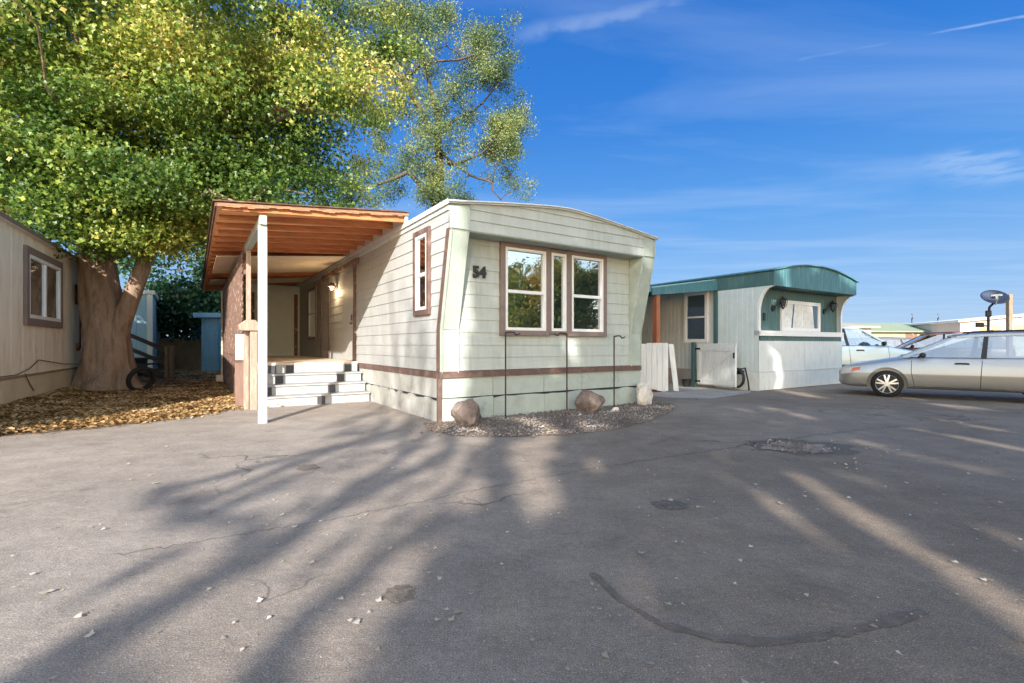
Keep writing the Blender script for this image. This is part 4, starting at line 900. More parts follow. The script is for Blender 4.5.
    for s in (1, -1):
        d = MB()
        line(d, [(.98, .90), (.99, .6), (.93, .27)], .012, s); line(d, [(-.17, .91), (-.14, .5), (-.14, .27)], .012, s); line(d, [(-1.17, .91), (-1.08, .65), (-.93, .5), (-.86, .27)], .012, s); line(d, [(.93, .27), (-.86, .27)], .01, s)
        d.build('door_seam', 'plast', car)
        if s == 1 or True:
            for hx in (.14, -.92):
                h = MB(); h.tube([on(hx + .12, .79, .0, s), on(hx + .09, .795, .018, s), on(hx - .07, .795, .018, s), on(hx - .1, .79, .0, s)], .018, 8); h.build('door_handle', 'plast', car)
        h = MB(); h.tube([(.86, s * .78, .93), (.84, s * .86, .95)], .02, 6)
        k = len(h.v); h.tube([(.78, s * .84, .965), (.79, s * .88, .975), (.80, s * .95, .975), (.81, s * .98, .97)], [.03, .058, .058, .03], 10); h.build('mirror', 'plast', car, smooth=True)
        patch('side_moulding', [(.92, .50), (-.12, .50), (-.12, .56), (.92, .56)], pm, .012, s); patch('side_moulding', [(-.16, .50), (-.80, .50), (-.84, .56), (-.16, .56)], pm, .012, s)
        patch('headlight', [(2.31, .50), (1.95, .57), (1.88, .70), (2.24, .665)], 'glassd' if False else M['lamp_clear'], .006, s)
        patch('turn_signal', [(2.10, .565), (1.93, .61), (1.90, .685), (2.06, .66)], M['lamp_amber'], .010, s)
        patch('tail_light', [(-2.26, .60), (-2.1, .60), (-2.12, .86), (-2.26, .84)], M['lamp_red'], .006, s)
    patch('grille', [(-.45, .49), (.45, .49), (.45, .58), (-.45, .58)], 'plast', .006, fn=front)
    patch('bumper_vent', [(-.5, .27), (.5, .27), (.5, .36), (-.5, .36)], 'plast', .006, fn=front)
    for wx in (1.42, -1.23):
        for s in (1, -1):
            y = s * .74; prof = [(.0, .20), (.04, .285), (.09, .305), (.155, .305), (.19, .29), (.2, .215)]
            w = MB(); w.tube([(wx, s * (.64 + a), .308) for a, _ in prof], [b for _, b in prof], 36, cap=False); wo = w.build('wheel', 'tyre', car, smooth=True)
            rm = MB(); rm.tube([(wx, s * .83, .308), (wx, s * .845, .308)], [.205, .218], 32, cap=False); rm.tube([(wx, s * .80, .308), (wx, s * .855, .308)], [.06, .05], 12)
            for q in range(5):
                for e in (-.16, .16):
                    a = 2 * math.pi * q / 5 + e + .3; a2 = a + e * .35
                    rm.bar((wx + .04 * math.cos(a), s * .845, .308 + .04 * math.sin(a)), (wx + .207 * math.cos(a2), s * .835, .308 + .207 * math.sin(a2)), .034, .02, up=(0, 1, 0))
            rm.build('rim', 'rim', wo)
            dk_ = MB(); dk_.tube([(wx, s * .79, .308), (wx, s * .80, .308)], .205, 24); dk_.build('brake_disc', 'plast', wo)
    # wheel wells, floor and seats
    s_ = MB(); s_.box(-2.0, .9, -.7, .7, .35, .5); s_.build('cabin_floor', 'plast', car)
    for sx, sy in ((.15, .36), (.15, -.36)):
        q = MB(); q.box(sx - .25, sx + .25, sy - .24, sy + .24, .5, .68); q.hexa([(sx - .35, sy - .23, .6), (sx - .2, sy - .23, .6), (sx - .2, sy + .23, .6), (sx - .35, sy + .23, .6)], [(sx - .5, sy - .2, 1.12), (sx - .4, sy - .2, 1.12), (sx - .4, sy + .2, 1.12), (sx - .5, sy + .2, 1.12)]); q.box(sx - .52, sx - .44, sy - .12, sy + .12, 1.14, 1.30); q.build('seat', interior, car, .03)
    q = MB(); q.box(-1.1, -.65, -.62, .62, .5, .66); q.hexa([(-1.2, -.62, .6), (-1.05, -.62, .6), (-1.05, .62, .6), (-1.2, .62, .6)], [(-1.35, -.6, 1.1), (-1.25, -.6, 1.1), (-1.25, .6, 1.1), (-1.35, .6, 1.1)]); q.build('seat', interior, car, .03)
    q = MB(); q.box(.72, 1.0, -.66, .66, .7, .93); q.build('dashboard', 'plast', car, .03)
    q = MB(); q.tube([(.62 - .05 * math.sin(a), .36 + .18 * math.cos(a), .93 + .17 * math.sin(a)) for a in [2 * math.pi * i / 16 for i in range(17)]], .015, 6); q.build('steering_wheel', 'plast', car)
    if rack:
        for s in (1, -1):
            q = MB(); y = s * .56; q.tube([(.05, y, roofz(.05) + .02), (-.02, y, roofz(0) + .075), (-.8, y, roofz(-.8) + .075), (-1.78, y, roofz(-1.78) + .075), (-1.85, y, roofz(-1.85) + .02)], .016, 8); q.build('roof_rack', 'plast', car)
        q = MB(); q.bar((-.35, -.56, roofz(-.35) + .085), (-.35, .56, roofz(-.35) + .085), .04, .02); q.bar((-1.35, -.56, roofz(-1.35) + .085), (-1.35, .56, roofz(-1.35) + .085), .04, .02); q.build('roof_rack', 'plast', car)
    q = MB(); q.tube([on(1.0, .89) + Vector((.07, -.3, .04)), on(1.0, .89) + Vector((-.05, -.75, .06))], .01, 5); q.build('wiper', 'plast', car)
    return car
def simple(name, c, rough=.2, spec=.6):
    m = bpy.data.materials.new(name); m.use_nodes = True; p = m.node_tree.nodes['Principled BSDF']; p.inputs['Base Color'].default_value = (*c, 1); p.inputs['Roughness'].default_value = rough; p.inputs['Specular IOR Level'].default_value = spec; return m
M['lamp_clear'] = simple('headlight_lens', (.5, .48, .45)); M['lamp_amber'] = simple('amber_lens', (.55, .12, .04)); M['lamp_red'] = simple('red_lens', (.35, .02, .02))
hd = Vector((-.794, .607)); left = Vector((-hd.y, hd.x))       # heading and the wagon's left side
fw = Vector((8.62, 11.15)); c_ = fw - hd * 1.42 - left * .82
make_car('parked_car', 'silver station wagon with tan lower sides and a roof rack at the right edge', 'car', (c_.x, c_.y, 0), math.degrees(math.atan2(hd.y, hd.x)), paint('champagne_paint', (.36, .385, .405), (.19, .188, .175), .55))
make_car('parked_truck', 'pale blue white truck nosing right behind the silver wagon', 'truck', (11.75, 17.4, 0), -4, paint('pale_blue_paint', (.56, .66, .68), (.10, .11, .12), .42), (1.12, 1.05, 1.28), rack=False)
make_car('parked_car', 'dark navy car whose windshield shows beyond the pale truck', 'car', (18.2, 22.8, 0), -12, paint('navy_paint', (.03, .035, .05), None, 0), (1, 1, 1.06), rack=False)
make_car('parked_car', 'dark brown car behind the front of the silver wagon', 'car', (17.5, 20.2, 0), 150, paint('brown_paint', (.11, .055, .04), None, 0), (1, 1, 1.18), rack=False, coupe=.2)

# ============================================================ FAR RIGHT
ds = thing('satellite_dish', 'dark satellite dish on a pole rising behind the silver wagon', 'satellite dish', (13.85, 14.1, 0), -30)
m = MB(); m.tube([(0, 0, 0), (0, 0, 2.12)], .035, 10); m.tube([(0, 0, 2.1), (.02, -.02, 2.3), (.1, -.02, 2.4)], .03, 8); m.build('mast', 'plast', ds)
m = MB(); m.box(-.06, .06, -.05, .05, 2.02, 2.2); m.box(-.28, -.1, -.05, .04, 1.72, 1.86); m.bar((-.2, 0, 1.8), (0, 0, 1.74), .03); m.build('bracket', 'plast', ds, .01)
m = MB(); vs = [(0, 0, 0)]; fs = []; nr, na = 5, 28
for i in range(1, nr + 1):
    for j in range(na): a = 2 * math.pi * j / na; q = i / nr; vs.append((.33 * q * math.cos(a), .27 * q * math.sin(a), .06 * q * q))
for j in range(na): fs.append((0, 1 + j, 1 + (j + 1) % na))
for i in range(nr - 1):
    for j in range(na): a = 1 + i * na + j; b = 1 + i * na + (j + 1) % na; fs.append((a, b, b + na, a + na))
m.add(vs, fs); d = m.build('dish', 'dish', ds, fix=False, smooth=True); d.location = (.12, .02, 2.55); d.rotation_euler = (R(52), R(4), R(10)); so = d.modifiers.new('s', 'SOLIDIFY'); so.thickness = .02
m = MB(); m.tube([(.1, -.02, 2.4), (.1, -.2, 2.36), (.08, -.40, 2.5)], .014, 6); m.bar((-.06, -.41, 2.60), (.18, -.41, 2.61), .06, .05); m.bar((.06, -.41, 2.60), (.07, -.40, 2.5), .05, .05); m.build('receiver_arm', 'palew', ds)
wp = MB(); wp.box(-.07, .07, -.07, .07, 0, 3.05); o = wp.build('wooden_pole', 'pole', None, .01); o.location = (18.2, 17.75, 0); tag(o, 'plain weathered wooden pole right of the satellite dish', 'pole')
def far_house(label, x, y, rz, w, d, h, rh, wallm, roofm, wins=(), gable_front=True, doors=()):
    t = thing('far_house', label, 'mobile home', (x, y, 0), rz); pl = Plane((0, 0), (1, 0), (0, -1))
    m = MB(); m.box(0, w, 0, d, 0, h); m.build('wall', wallm, t)
    m = MB()
    if gable_front:
        m.prism([(.0, h), (w, h), (w / 2, h + rh - .02)], 0, .1, lambda a, b, c: (a, c, b)); m.build('gable', wallm, t)
        m = MB(); m.prism([(-.25, h + .002), (w / 2, h + rh), (w + .25, h + .002), (w + .25, h + .14), (w / 2, h + rh + .14), (-.25, h + .14)], -.3, d + .3, lambda a, b, c: (a, c, b))
    else: m.prism([(-.3, h + .002), (d / 2, h + rh), (d + .3, h + .002), (d + .3, h + .1), (d / 2, h + rh + .12), (-.3, h + .1)], -.3, w + .3, lambda a, b, c: (c, a, b))
    m.build('roof', roofm, t)
    for a, b, z0, z1 in wins: window(t, pl, a, b, z0, z1, ('v', .5), .06, casing='white', proud=.05, glass='glassd')
    for a, b in doors: m = MB(); pl.box(m, a, b, 0, 2.1, .0, .05); m.build('door', 'woodbr', t)
    return t
M['tanwall'] = mat('tan_far_wall', (.42, .31, .21), .8, .08, 1); M['creamw'] = mat('cream_far_wall', (.66, .61, .52), .7, .05, 1); M['tanroof'] = mat('tan_far_roof', (.40, .32, .25), .9, .12, 2); M['greenroof'] = mat('pale_green_far_roof', (.23, .28, .19), .8, .1, 2)
far_house('long white home with a row of windows beyond the wooden pole', 30.5, 33.0, -14, 12, 8, 2.75, .6, 'creamw', 'roofw', [(1.0 + 1.9 * i, 2.3 + 1.9 * i, 2.0, 2.6) for i in range(5)])
far_house('tan walled home with a pale green roof behind the dark navy car', 26.3, 36, 6, 8.0, 7, 2.15, .75, 'tanwall', 'greenroof', [(5.2, 6.0, 1.0, 1.9)], False, [(6.6, 7.5), (3.2, 4.1)])
far_house('low tan home with a flat pale brown roof between the green and white homes', 36.5, 45, 0, 9, 7, 2.6, .5, 'tanwall', 'tanroof', [(2, 3, 1.2, 2.2)], False)
far_house('low brown walled home with a tan roof beyond the pale truck', 28.8, 43, 6, 4.6, 6, 2.3, .5, 'tanwall', 'tanroof', [(1, 2, 1.2, 2.1)], False)
far_house('long low white home with a tan roof edge right beside the teal home', 17.9, 27, 4, 2.2, 6, 2.15, .3, 'creamw', 'tanroof', (), False)
for k, (x, y, z, lb) in enumerate(((38.5, 43.5, 3.0, 'small dark roof dish standing left on the low tan roof'), (41.0, 43.5, 3.0, 'small dark roof dish standing right on the low tan roof'))):
    t = thing('roof_dish', lb, 'satellite dish', (x, y + 3.2, z + .2), 20, 'little dishes on the far roof'); m = MB(); m.tube([(0, 0, 0), (0, 0, .6)], .04, 6); m.build('mast', 'plast', t)
    m = MB(); m.tube([(0, 0, .75), (.03, -.06, .76)], [.3, .26], 12); m.build('dish', 'dish', t)

# ============================================================ TREES
# big maple
mp_ = thing('maple_tree', 'huge maple with a thick forked trunk and green and yellow leaves on the left', 'tree', (-10.35, 12.4, 0))
m = MB(); n = 72; vs = []; prof0 = [(0, .90, .02), (.10, .76, .02), (.3, .64, .02), (.7, .56, .02), (1.2, .52, .0), (1.7, .50, -.04), (2.1, .48, -.1), (2.6, .44, -.18), (3.1, .41, -.26), (3.8, .40, -.35), (5.0, .32, -.3), (6.5, .24, .0)]
zz_ = [6.5 * (i / 90) ** 1.25 for i in range(91)]; prof = [(z, float(np.interp(z, [p[0] for p in prof0], [p[1] for p in prof0])), float(np.interp(z, [p[0] for p in prof0], [p[2] for p in prof0]))) for z in zz_]
for z, r_, ox in prof:
    for j in range(n):
        a = 2 * math.pi * j / n; fl = 1 + (.16 * math.sin(a * 5 + 1) + .1 * math.sin(a * 3)) * max(0, 1 - z / .7) + .05 * math.sin(a * 7 + z * 2) + .035 * math.sin(a * 4 - z * 3)
        q_ = Vector((math.cos(a) * 7, math.sin(a) * 7, z * 1.5)); fl += .045 * abs(noise_.noise(q_)) + .03 * noise_.noise(q_ * 2.3) + .07 * noise_.noise(Vector((math.cos(a) * 1.3, math.sin(a) * 1.3, z * 1.2)))
        vs.append((ox + r_ * fl * math.cos(a), r_ * fl * math.sin(a), z))
m.add(vs, [(i * n + j, i * n + (j + 1) % n, (i + 1) * n + (j + 1) % n, (i + 1) * n + j) for i in range(len(prof) - 1) for j in range(n)])
m.tube([(.12, 0, .9), (.24, 0, 1.35), (.45, -.02, 1.85), (.74, -.03, 2.5), (1.0, .0, 3.2), (1.2, .1, 4.2), (1.7, .3, 6.5)], [.27, .27, .235, .205, .19, .17, .10], 16)
tr = m.build('trunk', 'bark', mp_, smooth=True); tr.scale = (.91, .95, 1)
OFF = np.array([-10.35, 12.4, 0])
ells = [(-9.0, 13.4, 8.6, 6.0, 4.0, 5.0, 150), (-8.9, 12.0, 4.7, 3.2, 2.2, 1.5, 60), (-9.4, 11.2, 4.1, 1.7, .6, .7, 12), (-13.8, 11.5, 7.2, 4.2, 3.2, 3.0, 70), (-10.5, 10.6, 6.9, 4.2, 2.2, 2.6, 80), (-6.9, 12.8, 6.4, 3.1, 2.4, 3.0, 60), (-6.0, 13.5, 10.0, 2.6, 3, 2.6, 40), (-11.5, 11.2, 10.2, 4.5, 2.5, 2.5, 50), (-16.0, 14.5, 6.4, 3.5, 2.5, 2.4, 60), (-13.2, 13.2, 5.4, 2.2, 1.2, 1.2, 16)]
cc = np.concatenate([in_ell(max(6, int(e[6] * .42)), e) for e in ells])
cc = np.repeat(cc, 5, 0) + RNG.normal(size=(len(cc) * 5, 3)) * np.array([.62, .62, .26])       # boughs: flattened sprays of clumps
cc = np.concatenate([cc, in_ell(26, (-7.9, 12.0, 3.9, 1.1, .8, .9)), in_ell(14, (-9.3, 11.5, 3.9, 1.1, .5, .6))])
keep = (cc[:, 2] > 3.45 + .25 * np.maximum(0, cc[:, 1] - 12)) & (cc[:, 1] > 8.2) & ~((cc[:, 0] > -8.0) & (cc[:, 2] < 4.3) & (cc[:, 1] < 13)) & ~((cc[:, 0] < -11.2) & (cc[:, 2] < 4.5))
cc = cc[keep]; LP = clumps(cc, 250, .32, .50); LP = LP[(LP[:, 2] > 2.85)]
leaf_mesh('crown', LP - OFF, .10, 'maple', mp_, up=.5, aspect=1.2, template=LEAFM)
m = MB(); tops = [Vector((-10.6, 12.4, 3.9)), Vector((-10.6, 12.4, 5.2)), Vector((-10.3, 12.4, 6.4)), Vector((-9.2, 12.4, 4.0)), Vector((-8.8, 12.6, 5.6)), Vector((-8.4, 12.7, 6.5))]
O = Vector(OFF)
for i in range(34):
    c = Vector(cc[random.randrange(len(cc))]); b = min(tops, key=lambda q: (q - c).length + abs(q.z - c.z + 1) * .5); pts = limb(m, b - O, c - O, random.uniform(.09, .16), .02, .1, 6)
    for _ in range(2):
        c2 = Vector(cc[random.randrange(len(cc))]); 
        if (c2 - c).length < 3.5: limb(m, pts[4], c2 - O, .04, .012, .05, 5, 5)
m.build('limb', 'bark', mp_, smooth=True)

def px_pt(px, py, d): return ((px - 512) / 485 * d, d, 1.2 + (345 - py) / 485 * d)
# silvery tree beyond the homes
wt = thing('willow_tree', 'tall airy silver green tree with bare looking branches rising behind the mint home', 'tree', (-3.6, 25.5, 0))
O = Vector((-3.6, 25.5, 0)); WD = 25.5
spec = [(345, 10, 34, 1), (372, 30, 34, 1), (400, 12, 34, 1), (350, 60, 32, 1), (425, 30, 30, 1), (445, 18, 22, 1), (385, 70, 34, 1), (418, 62, 26, .8), (478, 38, 22, .9), (492, 52, 28, 1.3), (470, 68, 22, 1), (498, 78, 24, 1.2), (460, 92, 20, 1), (440, 112, 26, 1.2), (425, 135, 24, 1), (400, 105, 22, .8), (450, 140, 20, .8), (502, 128, 24, 1.8), (516, 118, 16, 1.2), (498, 150, 18, 2.2), (506, 134, 22, 1.8), (512, 145, 14, 1), (420, 170, 22, .9), (440, 180, 24, 1.1), (405, 160, 18, .6), (380, 120, 22, .7), (472, 120, 14, .5), (395, 190, 22, .8), (360, 175, 24, .7), (350, 200, 30, 1), (505, 182, 16, .5), (520, 188, 12, .4), (490, 172, 12, .3), (455, 200, 22, .7), (430, 200, 22, .8), (375, 145, 20, .5)]
LPs = []; ctr = []
for x, y, r_, dn in spec:
    rr_ = r_ / 485 * WD; c = np.array(px_pt(x, y, WD + random.uniform(-1.3, 1.3))); ctr.append(Vector(c)); k = int(12 * dn * (r_ / 24) ** 2) + 2
    sub_ = c + RNG.normal(size=(k, 3)) * rr_ * .42; LPs.append(clumps(sub_, 210, .27, .8))
LPs = np.concatenate(LPs); leaf_mesh('crown', LPs - np.array(O), .115, 'willow', wt, up=.1, aspect=.55)
m = MB(); trunk_top = Vector((-4.0, 25.5, 6.5)); m.tube([(0, 0, 0), (-.1, 0, 2.5), (-.3, 0, 5), (-.5, 0, 7.5), (-.2, 0, 10), (-.3, 0, 13), (-1.2, 0, 17)], [.5, .42, .36, .28, .22, .15, .06], 12); m.build('trunk', 'barkd', wt, smooth=True)
m = MB()
def wpt(a, b): return Vector(px_pt(a, b, WD)) - O
for path, r0 in ((((440, 205), (405, 170), (365, 190), (350, 215)), .16), (((440, 200), (430, 130), (400, 80), (415, 55), (445, 52)), .14), (((425, 120), (410, 90), (375, 60), (360, 30), (385, 0)), .12), (((440, 150), (470, 170), (488, 185), (500, 200)), .09), (((445, 130), (470, 105), (500, 88)), .09), (((450, 160), (480, 150), (502, 132)), .08), (((405, 82), (425, 68), (470, 60), (490, 45)), .09), (((350, 100), (345, 50), (350, 10)), .1), (((430, 190), (445, 165), (440, 110)), .12)):
    q = [wpt(a, b) + Vector((random.gauss(0, .1), random.gauss(0, .4), random.gauss(0, .1))) for a, b in path]; f_ = []
    for i in range(len(q) - 1):
        for k in range(3): f_.append(q[i].lerp(q[i + 1], k / 3) + Vector((random.gauss(0, .06), 0, random.gauss(0, .06))))
    f_.append(q[-1]); m.tube(f_, [r0 + (.025 - r0) * i / (len(f_) - 1) for i in range(len(f_))], 7)
    for c in ctr:
        if random.random() < .28:
            b = min(f_, key=lambda p: (p - (c - O)).length)
            if (b - (c - O)).length < 3: limb(m, b, c - O, .035, .012, .1, 5, 5)
m.build('limb', 'barkd', wt, smooth=True)
# darker tree beyond the trunk, above the block wall
dt = thing('shade_tree', 'dark green leafy tree growing behind the tan block wall', 'tree', (-14.6, 26, 0))
cc = np.concatenate([in_ell(46, (-14.6, 25, 4.0, 3.2, 1.8, 2.0)), in_ell(90, (-15.5, 26, 6.5, 6.5, 2, 3.2)), in_ell(70, (-11.5, 27, 6.0, 4.5, 2, 3.4)), in_ell(34, (-15.9, 23.0, 2.9, 1.3, .5, 1.2)), in_ell(46, (-16.5, 25.9, 2.2, 5, .5, 1.3))]); LP = clumps(cc, 100, .5, .7)
leaf_mesh('crown', LP - np.array([-14.6, 26, 0]), .20, 'darktree', dt, up=.3)
m = MB(); m.tube([(0, 0, 0), (.05, 0, 1.6), (0, 0, 3.2), (-.2, 0, 5)], [.28, .22, .18, .1], 10)
m.build('trunk', 'barkd', dt, smooth=True)
m = MB()
for c in random.sample(list(cc), 14): limb(m, (0, 0, random.uniform(1.8, 4)), Vector(c) - Vector((-14.6, 26, 0)), .07, .02)
m.build('limb', 'barkd', dt, smooth=True)
# yellow green garden shrub canopy behind far left home and in reflections: tree to the right, out of frame
def gen_tree(name, label, loc, ells, m_leaf, lsz, per=110, rad=.55, trunk_r=.3, trunk_h=4, group=None):
    t = thing(name, label, 'tree', loc, 0, group); O = Vector(loc); cc = np.concatenate([in_ell(e[6], e) for e in ells])
    leaf_mesh('crown', clumps(cc, per, rad, .7) , lsz, m_leaf, t, up=.3)
    m = MB(); m.tube([(0, 0, 0), (.06, .03, trunk_h * .5), (0, 0, trunk_h), (.1, 0, trunk_h * 1.7)], [trunk_r, trunk_r * .8, trunk_r * .65, trunk_r * .3], 12); m.build('trunk', 'barkd', t, smooth=True)
    m = MB()
    for c in random.sample(list(cc), 12): limb(m, (0, 0, random.uniform(trunk_h * .7, trunk_h * 1.5)), Vector(c), .1, .02)
    m.build('limb', 'barkd', t, smooth=True); return t
gen_tree('street_tree', 'autumn coloured tree across the lot seen in the front window reflections', (23, 1.5, 0), [(0, 0, 3.9, 4.0, 3.6, 2.9, 130)], 'autumn', .17, 260, .5)
gen_tree('street_tree', 'second autumn coloured tree further along seen in the window reflections', (31, -6.5, 0), [(0, 0, 4.6, 4.6, 4.6, 3.4, 130)], 'autumn', .2, 200, .6)

# ---- the row of trees behind the photographer that dapples the yard with shade
# a = sideways coordinate and h = height coordinate that stay constant along a sun ray
def seg_d(px, py, a, b):
    ax, ay = a; bx, by = b; t = ((px - ax) * (bx - ax) + (py - ay) * (by - ay)) / ((bx - ax) ** 2 + (by - ay) ** 2); t = np.clip(t, 0, 1)
    return np.hypot(px - ax - t * (bx - ax), (py - ay - t * (by - ay)))
def ah(X, Y): return (X - SUN_M * Y, TAN * Y)
gaps = [((-.40, 6.8), (-.5, 4.8), .11), ((.25, 7.7), (.5, 7.0), .17), ((1.0, 7.6), (1.1, 6.9), .13), ((.75, 5.2), (.85, 4.4), .08), ((1.5, 8.9), (1.55, 8.3), .10), ((1.95, 5.6), (1.72, 3.4), .10), ((1.85, 3.9), (1.72, 1.2), .25), ((2.6, 4.6), (2.15, 1.2), .18), ((.62, 4.4), (.62, 1.5), .04), ((5.75, 7.0), (5.9, 5.0), .10), ((5.0, 9.0), (4.9, 7.9), .10), ((4.1, 6.4), (4.5, 4.6), .09), ((3.2, 4.3), (3.1, 2.4), .06), ((.10, 5.9), (.22, 3.7), .22), ((-.05, 2.35), (-.1, 1.6), .07), ((.5, 6.6), (.3, 5.8), .2), ((6.6, 8.4), (6.9, 7.0), .07)]
def shade(a, h):
    """wanted shade, 0 lit .. 1 dark, in sun-ray coordinates"""
    Y = h / TAN; X = a + SUN_M * Y
    b = np.interp(Y, [0, 1.8, 2.5, 3.2, 4.0, 4.4, 6.0, 7.0, 7.6, 9, 12, 16, 20], [-.6, -.55, -.42, -.28, -.1, -.2, -.3, -.45, -.75, -.7, -.7, -.6, -.4])
    v = (X > b).astype(float)
    for p, q, r_ in gaps:
        v = np.where(seg_d(a, h, ah(*p), ah(*q)) < r_ * np.where(True, 1, 1), 0, v)
    return v
fa_n = 120000
a_ = RNG.uniform(-.9, 17, fa_n); h_ = RNG.uniform(.3, 11.5, fa_n); y_ = RNG.uniform(-17.5, -11.5, fa_n)
vsh = shade(a_, h_)
# natural break-up: looser foliage higher up where the homes are
from mathutils import noise as MN
nz = np.array([MN.noise(Vector((a * 1.1, h * 1.1, 3.1))) + .5 * MN.noise(Vector((a * 2.9, h * 2.9, 9.1))) for a, h in zip(a_, h_)])
thr = np.interp(h_, [0, 3.0, 3.6, 7, 10, 11.5], [-9, -9, -.50, -.42, -.2, .5])
pk = vsh * (nz > thr) * (RNG.uniform(size=fa_n) < .30)
sel = pk > .5; a_, h_, y_ = a_[sel], h_[sel], y_[sel]
CX = np.stack([a_ + SUN_M * y_, y_, h_ - TAN * y_], 1)
stems = [(1.2, -14.5, .30), (4.6, -13.6, .26), (8.3, -15.2, .28), (11.8, -14.2, .25), (15.4, -14.8, .28)]
near = np.argmin(np.stack([np.abs(CX[:, 0] - s_[0]) for s_ in stems]), 0)
wds = ['leftmost', 'second', 'middle', 'fourth', 'rightmost']
for i, (sx, sy, sr) in enumerate(stems):
    t = thing('street_tree', '%s tree of the row behind the photographer that shades the yard' % wds[i], 'tree', (sx, sy, 0), 0, 'trees shading the yard from behind the photographer')
    P_ = CX[near == i]; leaf_mesh('crown', P_ - np.array([sx, sy, 0]), .34, 'autumn' if i % 2 else 'willow', t, up=0, aspect=1.1)
    m = MB(); m.tube([(0, 0, 0), (.05, .0, 4), (-.05, 0, 8), (.1, 0, 12), (.1, 0, 15.5)], [sr, sr * .85, sr * .7, sr * .45, .05], 10); m.build('trunk', 'barkd', t, smooth=True)
    m = MB()
    for _ in range(16):
        q = P_[random.randrange(len(P_))] - np.array([sx, sy, 0]); limb(m, (0, 0, max(4.5, q[2] - random.uniform(1.5, 4))), q, .09, .02, .05)
    m.build('limb', 'barkd', t, smooth=True)
    if i == 0: first_tree = t
# long bare limbs of the leftmost tree: their shadows run down the open asphalt
def ray_pt(X, Y, y, z=0): 
    a = X - SUN_M * Y; h = z + TAN * Y; return Vector((a + SUN_M * y, y, h - TAN * y))
m = MB(); O = Vector((1.2, -14.5, 0))
def streak(pts_, r0, r1, y0=-13.0, lead=True):
    q = [ray_pt(*p, y=y0 - .15 * i) - O if len(p) == 2 else ray_pt(p[0], p[1], y0 - .15 * i, p[2]) - O for i, p in enumerate(pts_)]
    f_ = []
    for i in range(len(q) - 1):
        for k in range(4): f_.append(q[i].lerp(q[i + 1], k / 4) + Vector((random.gauss(0, .025), random.gauss(0, .1), random.gauss(0, .03))))
    f_.append(q[-1]); m.tube(f_, [r0 + (r1 - r0) * i / (len(f_) - 1) for i in range(len(f_))], 7)
streak([(-.6, 1.2), (-1.15, 1.3), (-1.75, 1.7), (-1.62, 2.1), (-1.40, 2.8), (-1.33, 3.6), (-1.2, 5.2), (-1.1, 7.2)], .14, .06)
streak([(-1.40, 2.8), (-1.8, 3.2), (-2.5, 3.5), (-2.15, 5.0), (-1.7, 6.6), (-1.5, 8)], .07, .05, -12.6)
streak([(-2.15, 3.3), (-2.95, 3.9), (-2.3, 5.3), (-1.5, 7.1), (-1.3, 8.3)], .08, .05, -12.2)
streak([(-.3, 1.0), (-.95, 1.5), (-.92, 2.2), (-.70, 2.9), (-.45, 3.6)], .10, .05, -12.8)
streak([(-1.33, 3.6), (-.9, 4.6), (-.7, 5.6), (-.9, 7.2)], .07, .09, -13)
streak([(-1.2, 5.2), (-1.5, 7), (-1.55, 9.5, 1.0), (-1.6, 9.5, 2.6)], .06, .03, -13)
streak([(-1.5, 7.0), (-2.1, 8.6, .4), (-2.3, 9.2, 1.6), (-2.4, 9.2, 2.6)], .06, .03, -12.6)
streak([(-1.8, 6.6), (-2.6, 9.2, .3), (-2.75, 9.6, 1.2)], .05, .02, -12.6)
for _ in range(44):
    X = random.uniform(-2.4, -.4); Y = random.uniform(2.4, 7.0); k = random.uniform(.5, 1.4); streak([(X, Y), (X + random.uniform(.0, .3) * k, Y + .5 * k), (X + random.uniform(.1, .6) * k, Y + 1.0 * k)], .035, .02, -12.5)
for _ in range(26):
    X = random.uniform(-3.1, -1.0); Y = random.uniform(6, 9.5); streak([(X, Y, .0), (X + random.uniform(-.2, .3), Y, random.uniform(.5, 1.2)), (X + random.uniform(-.3, .5), Y, random.uniform(1.3, 2.5))], .03, .015, -12.5)
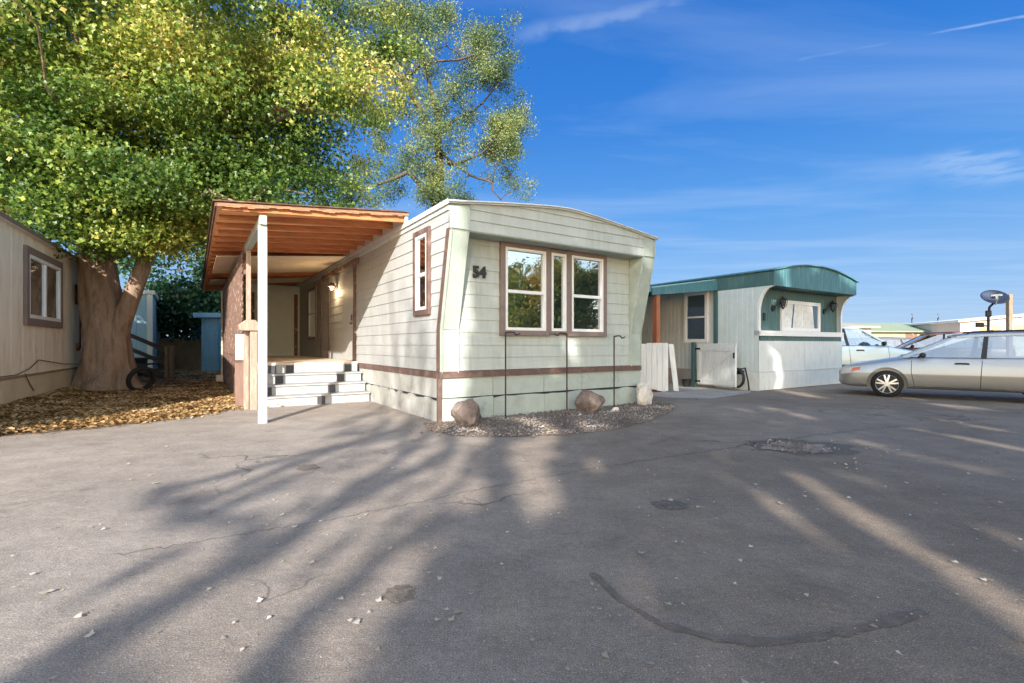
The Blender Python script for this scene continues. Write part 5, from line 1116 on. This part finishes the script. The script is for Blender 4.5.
m.build('long_limb', 'barkd', first_tree, smooth=True)

# ============================================================ FALLEN LEAVES
pts = []
while len(pts) < 420:
    d = random.uniform(1.5, 13) ** 1.0; x = random.uniform(-1.1, 1.1) * d
    if random.random() > min(1, 3.2 / d) and d > 4: continue
    if pip(x, d, lit): continue
    P = Vector((x + 1.14, d - 7.56)); u_ = P.x * .836 + P.y * .549; v_ = -P.x * .549 + P.y * .836
    if v_ > -.1 and -2.6 < u_ < 4.6: continue
    pts.append((x, d, .012))
pts = np.array(pts); leaf_mesh('fallen_leaves', pts, RNG.uniform(.012, .034, len(pts)) * np.where(RNG.uniform(size=len(pts)) < .06, 1.6, 1), 'palel', None, aspect=1.0, flat=.2, template=LEAFG)
tag(bpy.data.objects['fallen_leaves'], 'pale dry leaves scattered over the asphalt', 'fallen leaves', kind='stuff')
pts = []
while len(pts) < 48000:
    x, y = random.uniform(-17, -4.4), random.uniform(6.2, 23)
    if random.random() > min(1, 11 / y): continue
    edge = pip(x + random.gauss(0, .12), y + random.gauss(0, .12), lit)
    if not edge: continue
    if x < -6.7 and (x + 6.75) * .859 + (y - 5.0) * .511 < -.05: continue
    dw = max(0, (x + 6.75) * .859 + (y - 5.0) * .511)
    pts.append((x, y, random.uniform(.005, .05) + .16 * math.exp(-dw * 1.6)))
pts = np.array(pts); leaf_mesh('leaf_litter', pts, .066, 'litterm', None, aspect=1.0, flat=.5)
tag(bpy.data.objects['leaf_litter'], 'thick carpet of dry brown leaves under the big maple', 'leaf litter', kind='stuff')
# worn tyre leaning on the maple
ty = MB(); pr = [(-.056, .25), (-.055, .31), (-.03, .33), (.03, .33), (.055, .31), (.056, .25)]
ty.tube([(a, 0, 0) for a, _ in pr], [b for _, b in pr], 28, cap=False); o = ty.build('old_tyre', 'tyre', smooth=True); o.location = (-9.45, 12.35, .33); o.rotation_euler = (0, R(14), R(-22)); so = o.modifiers.new('s', 'SOLIDIFY'); so.thickness = .015
tag(o, 'old black tyre leaning against the right side of the maple trunk', 'tyre')
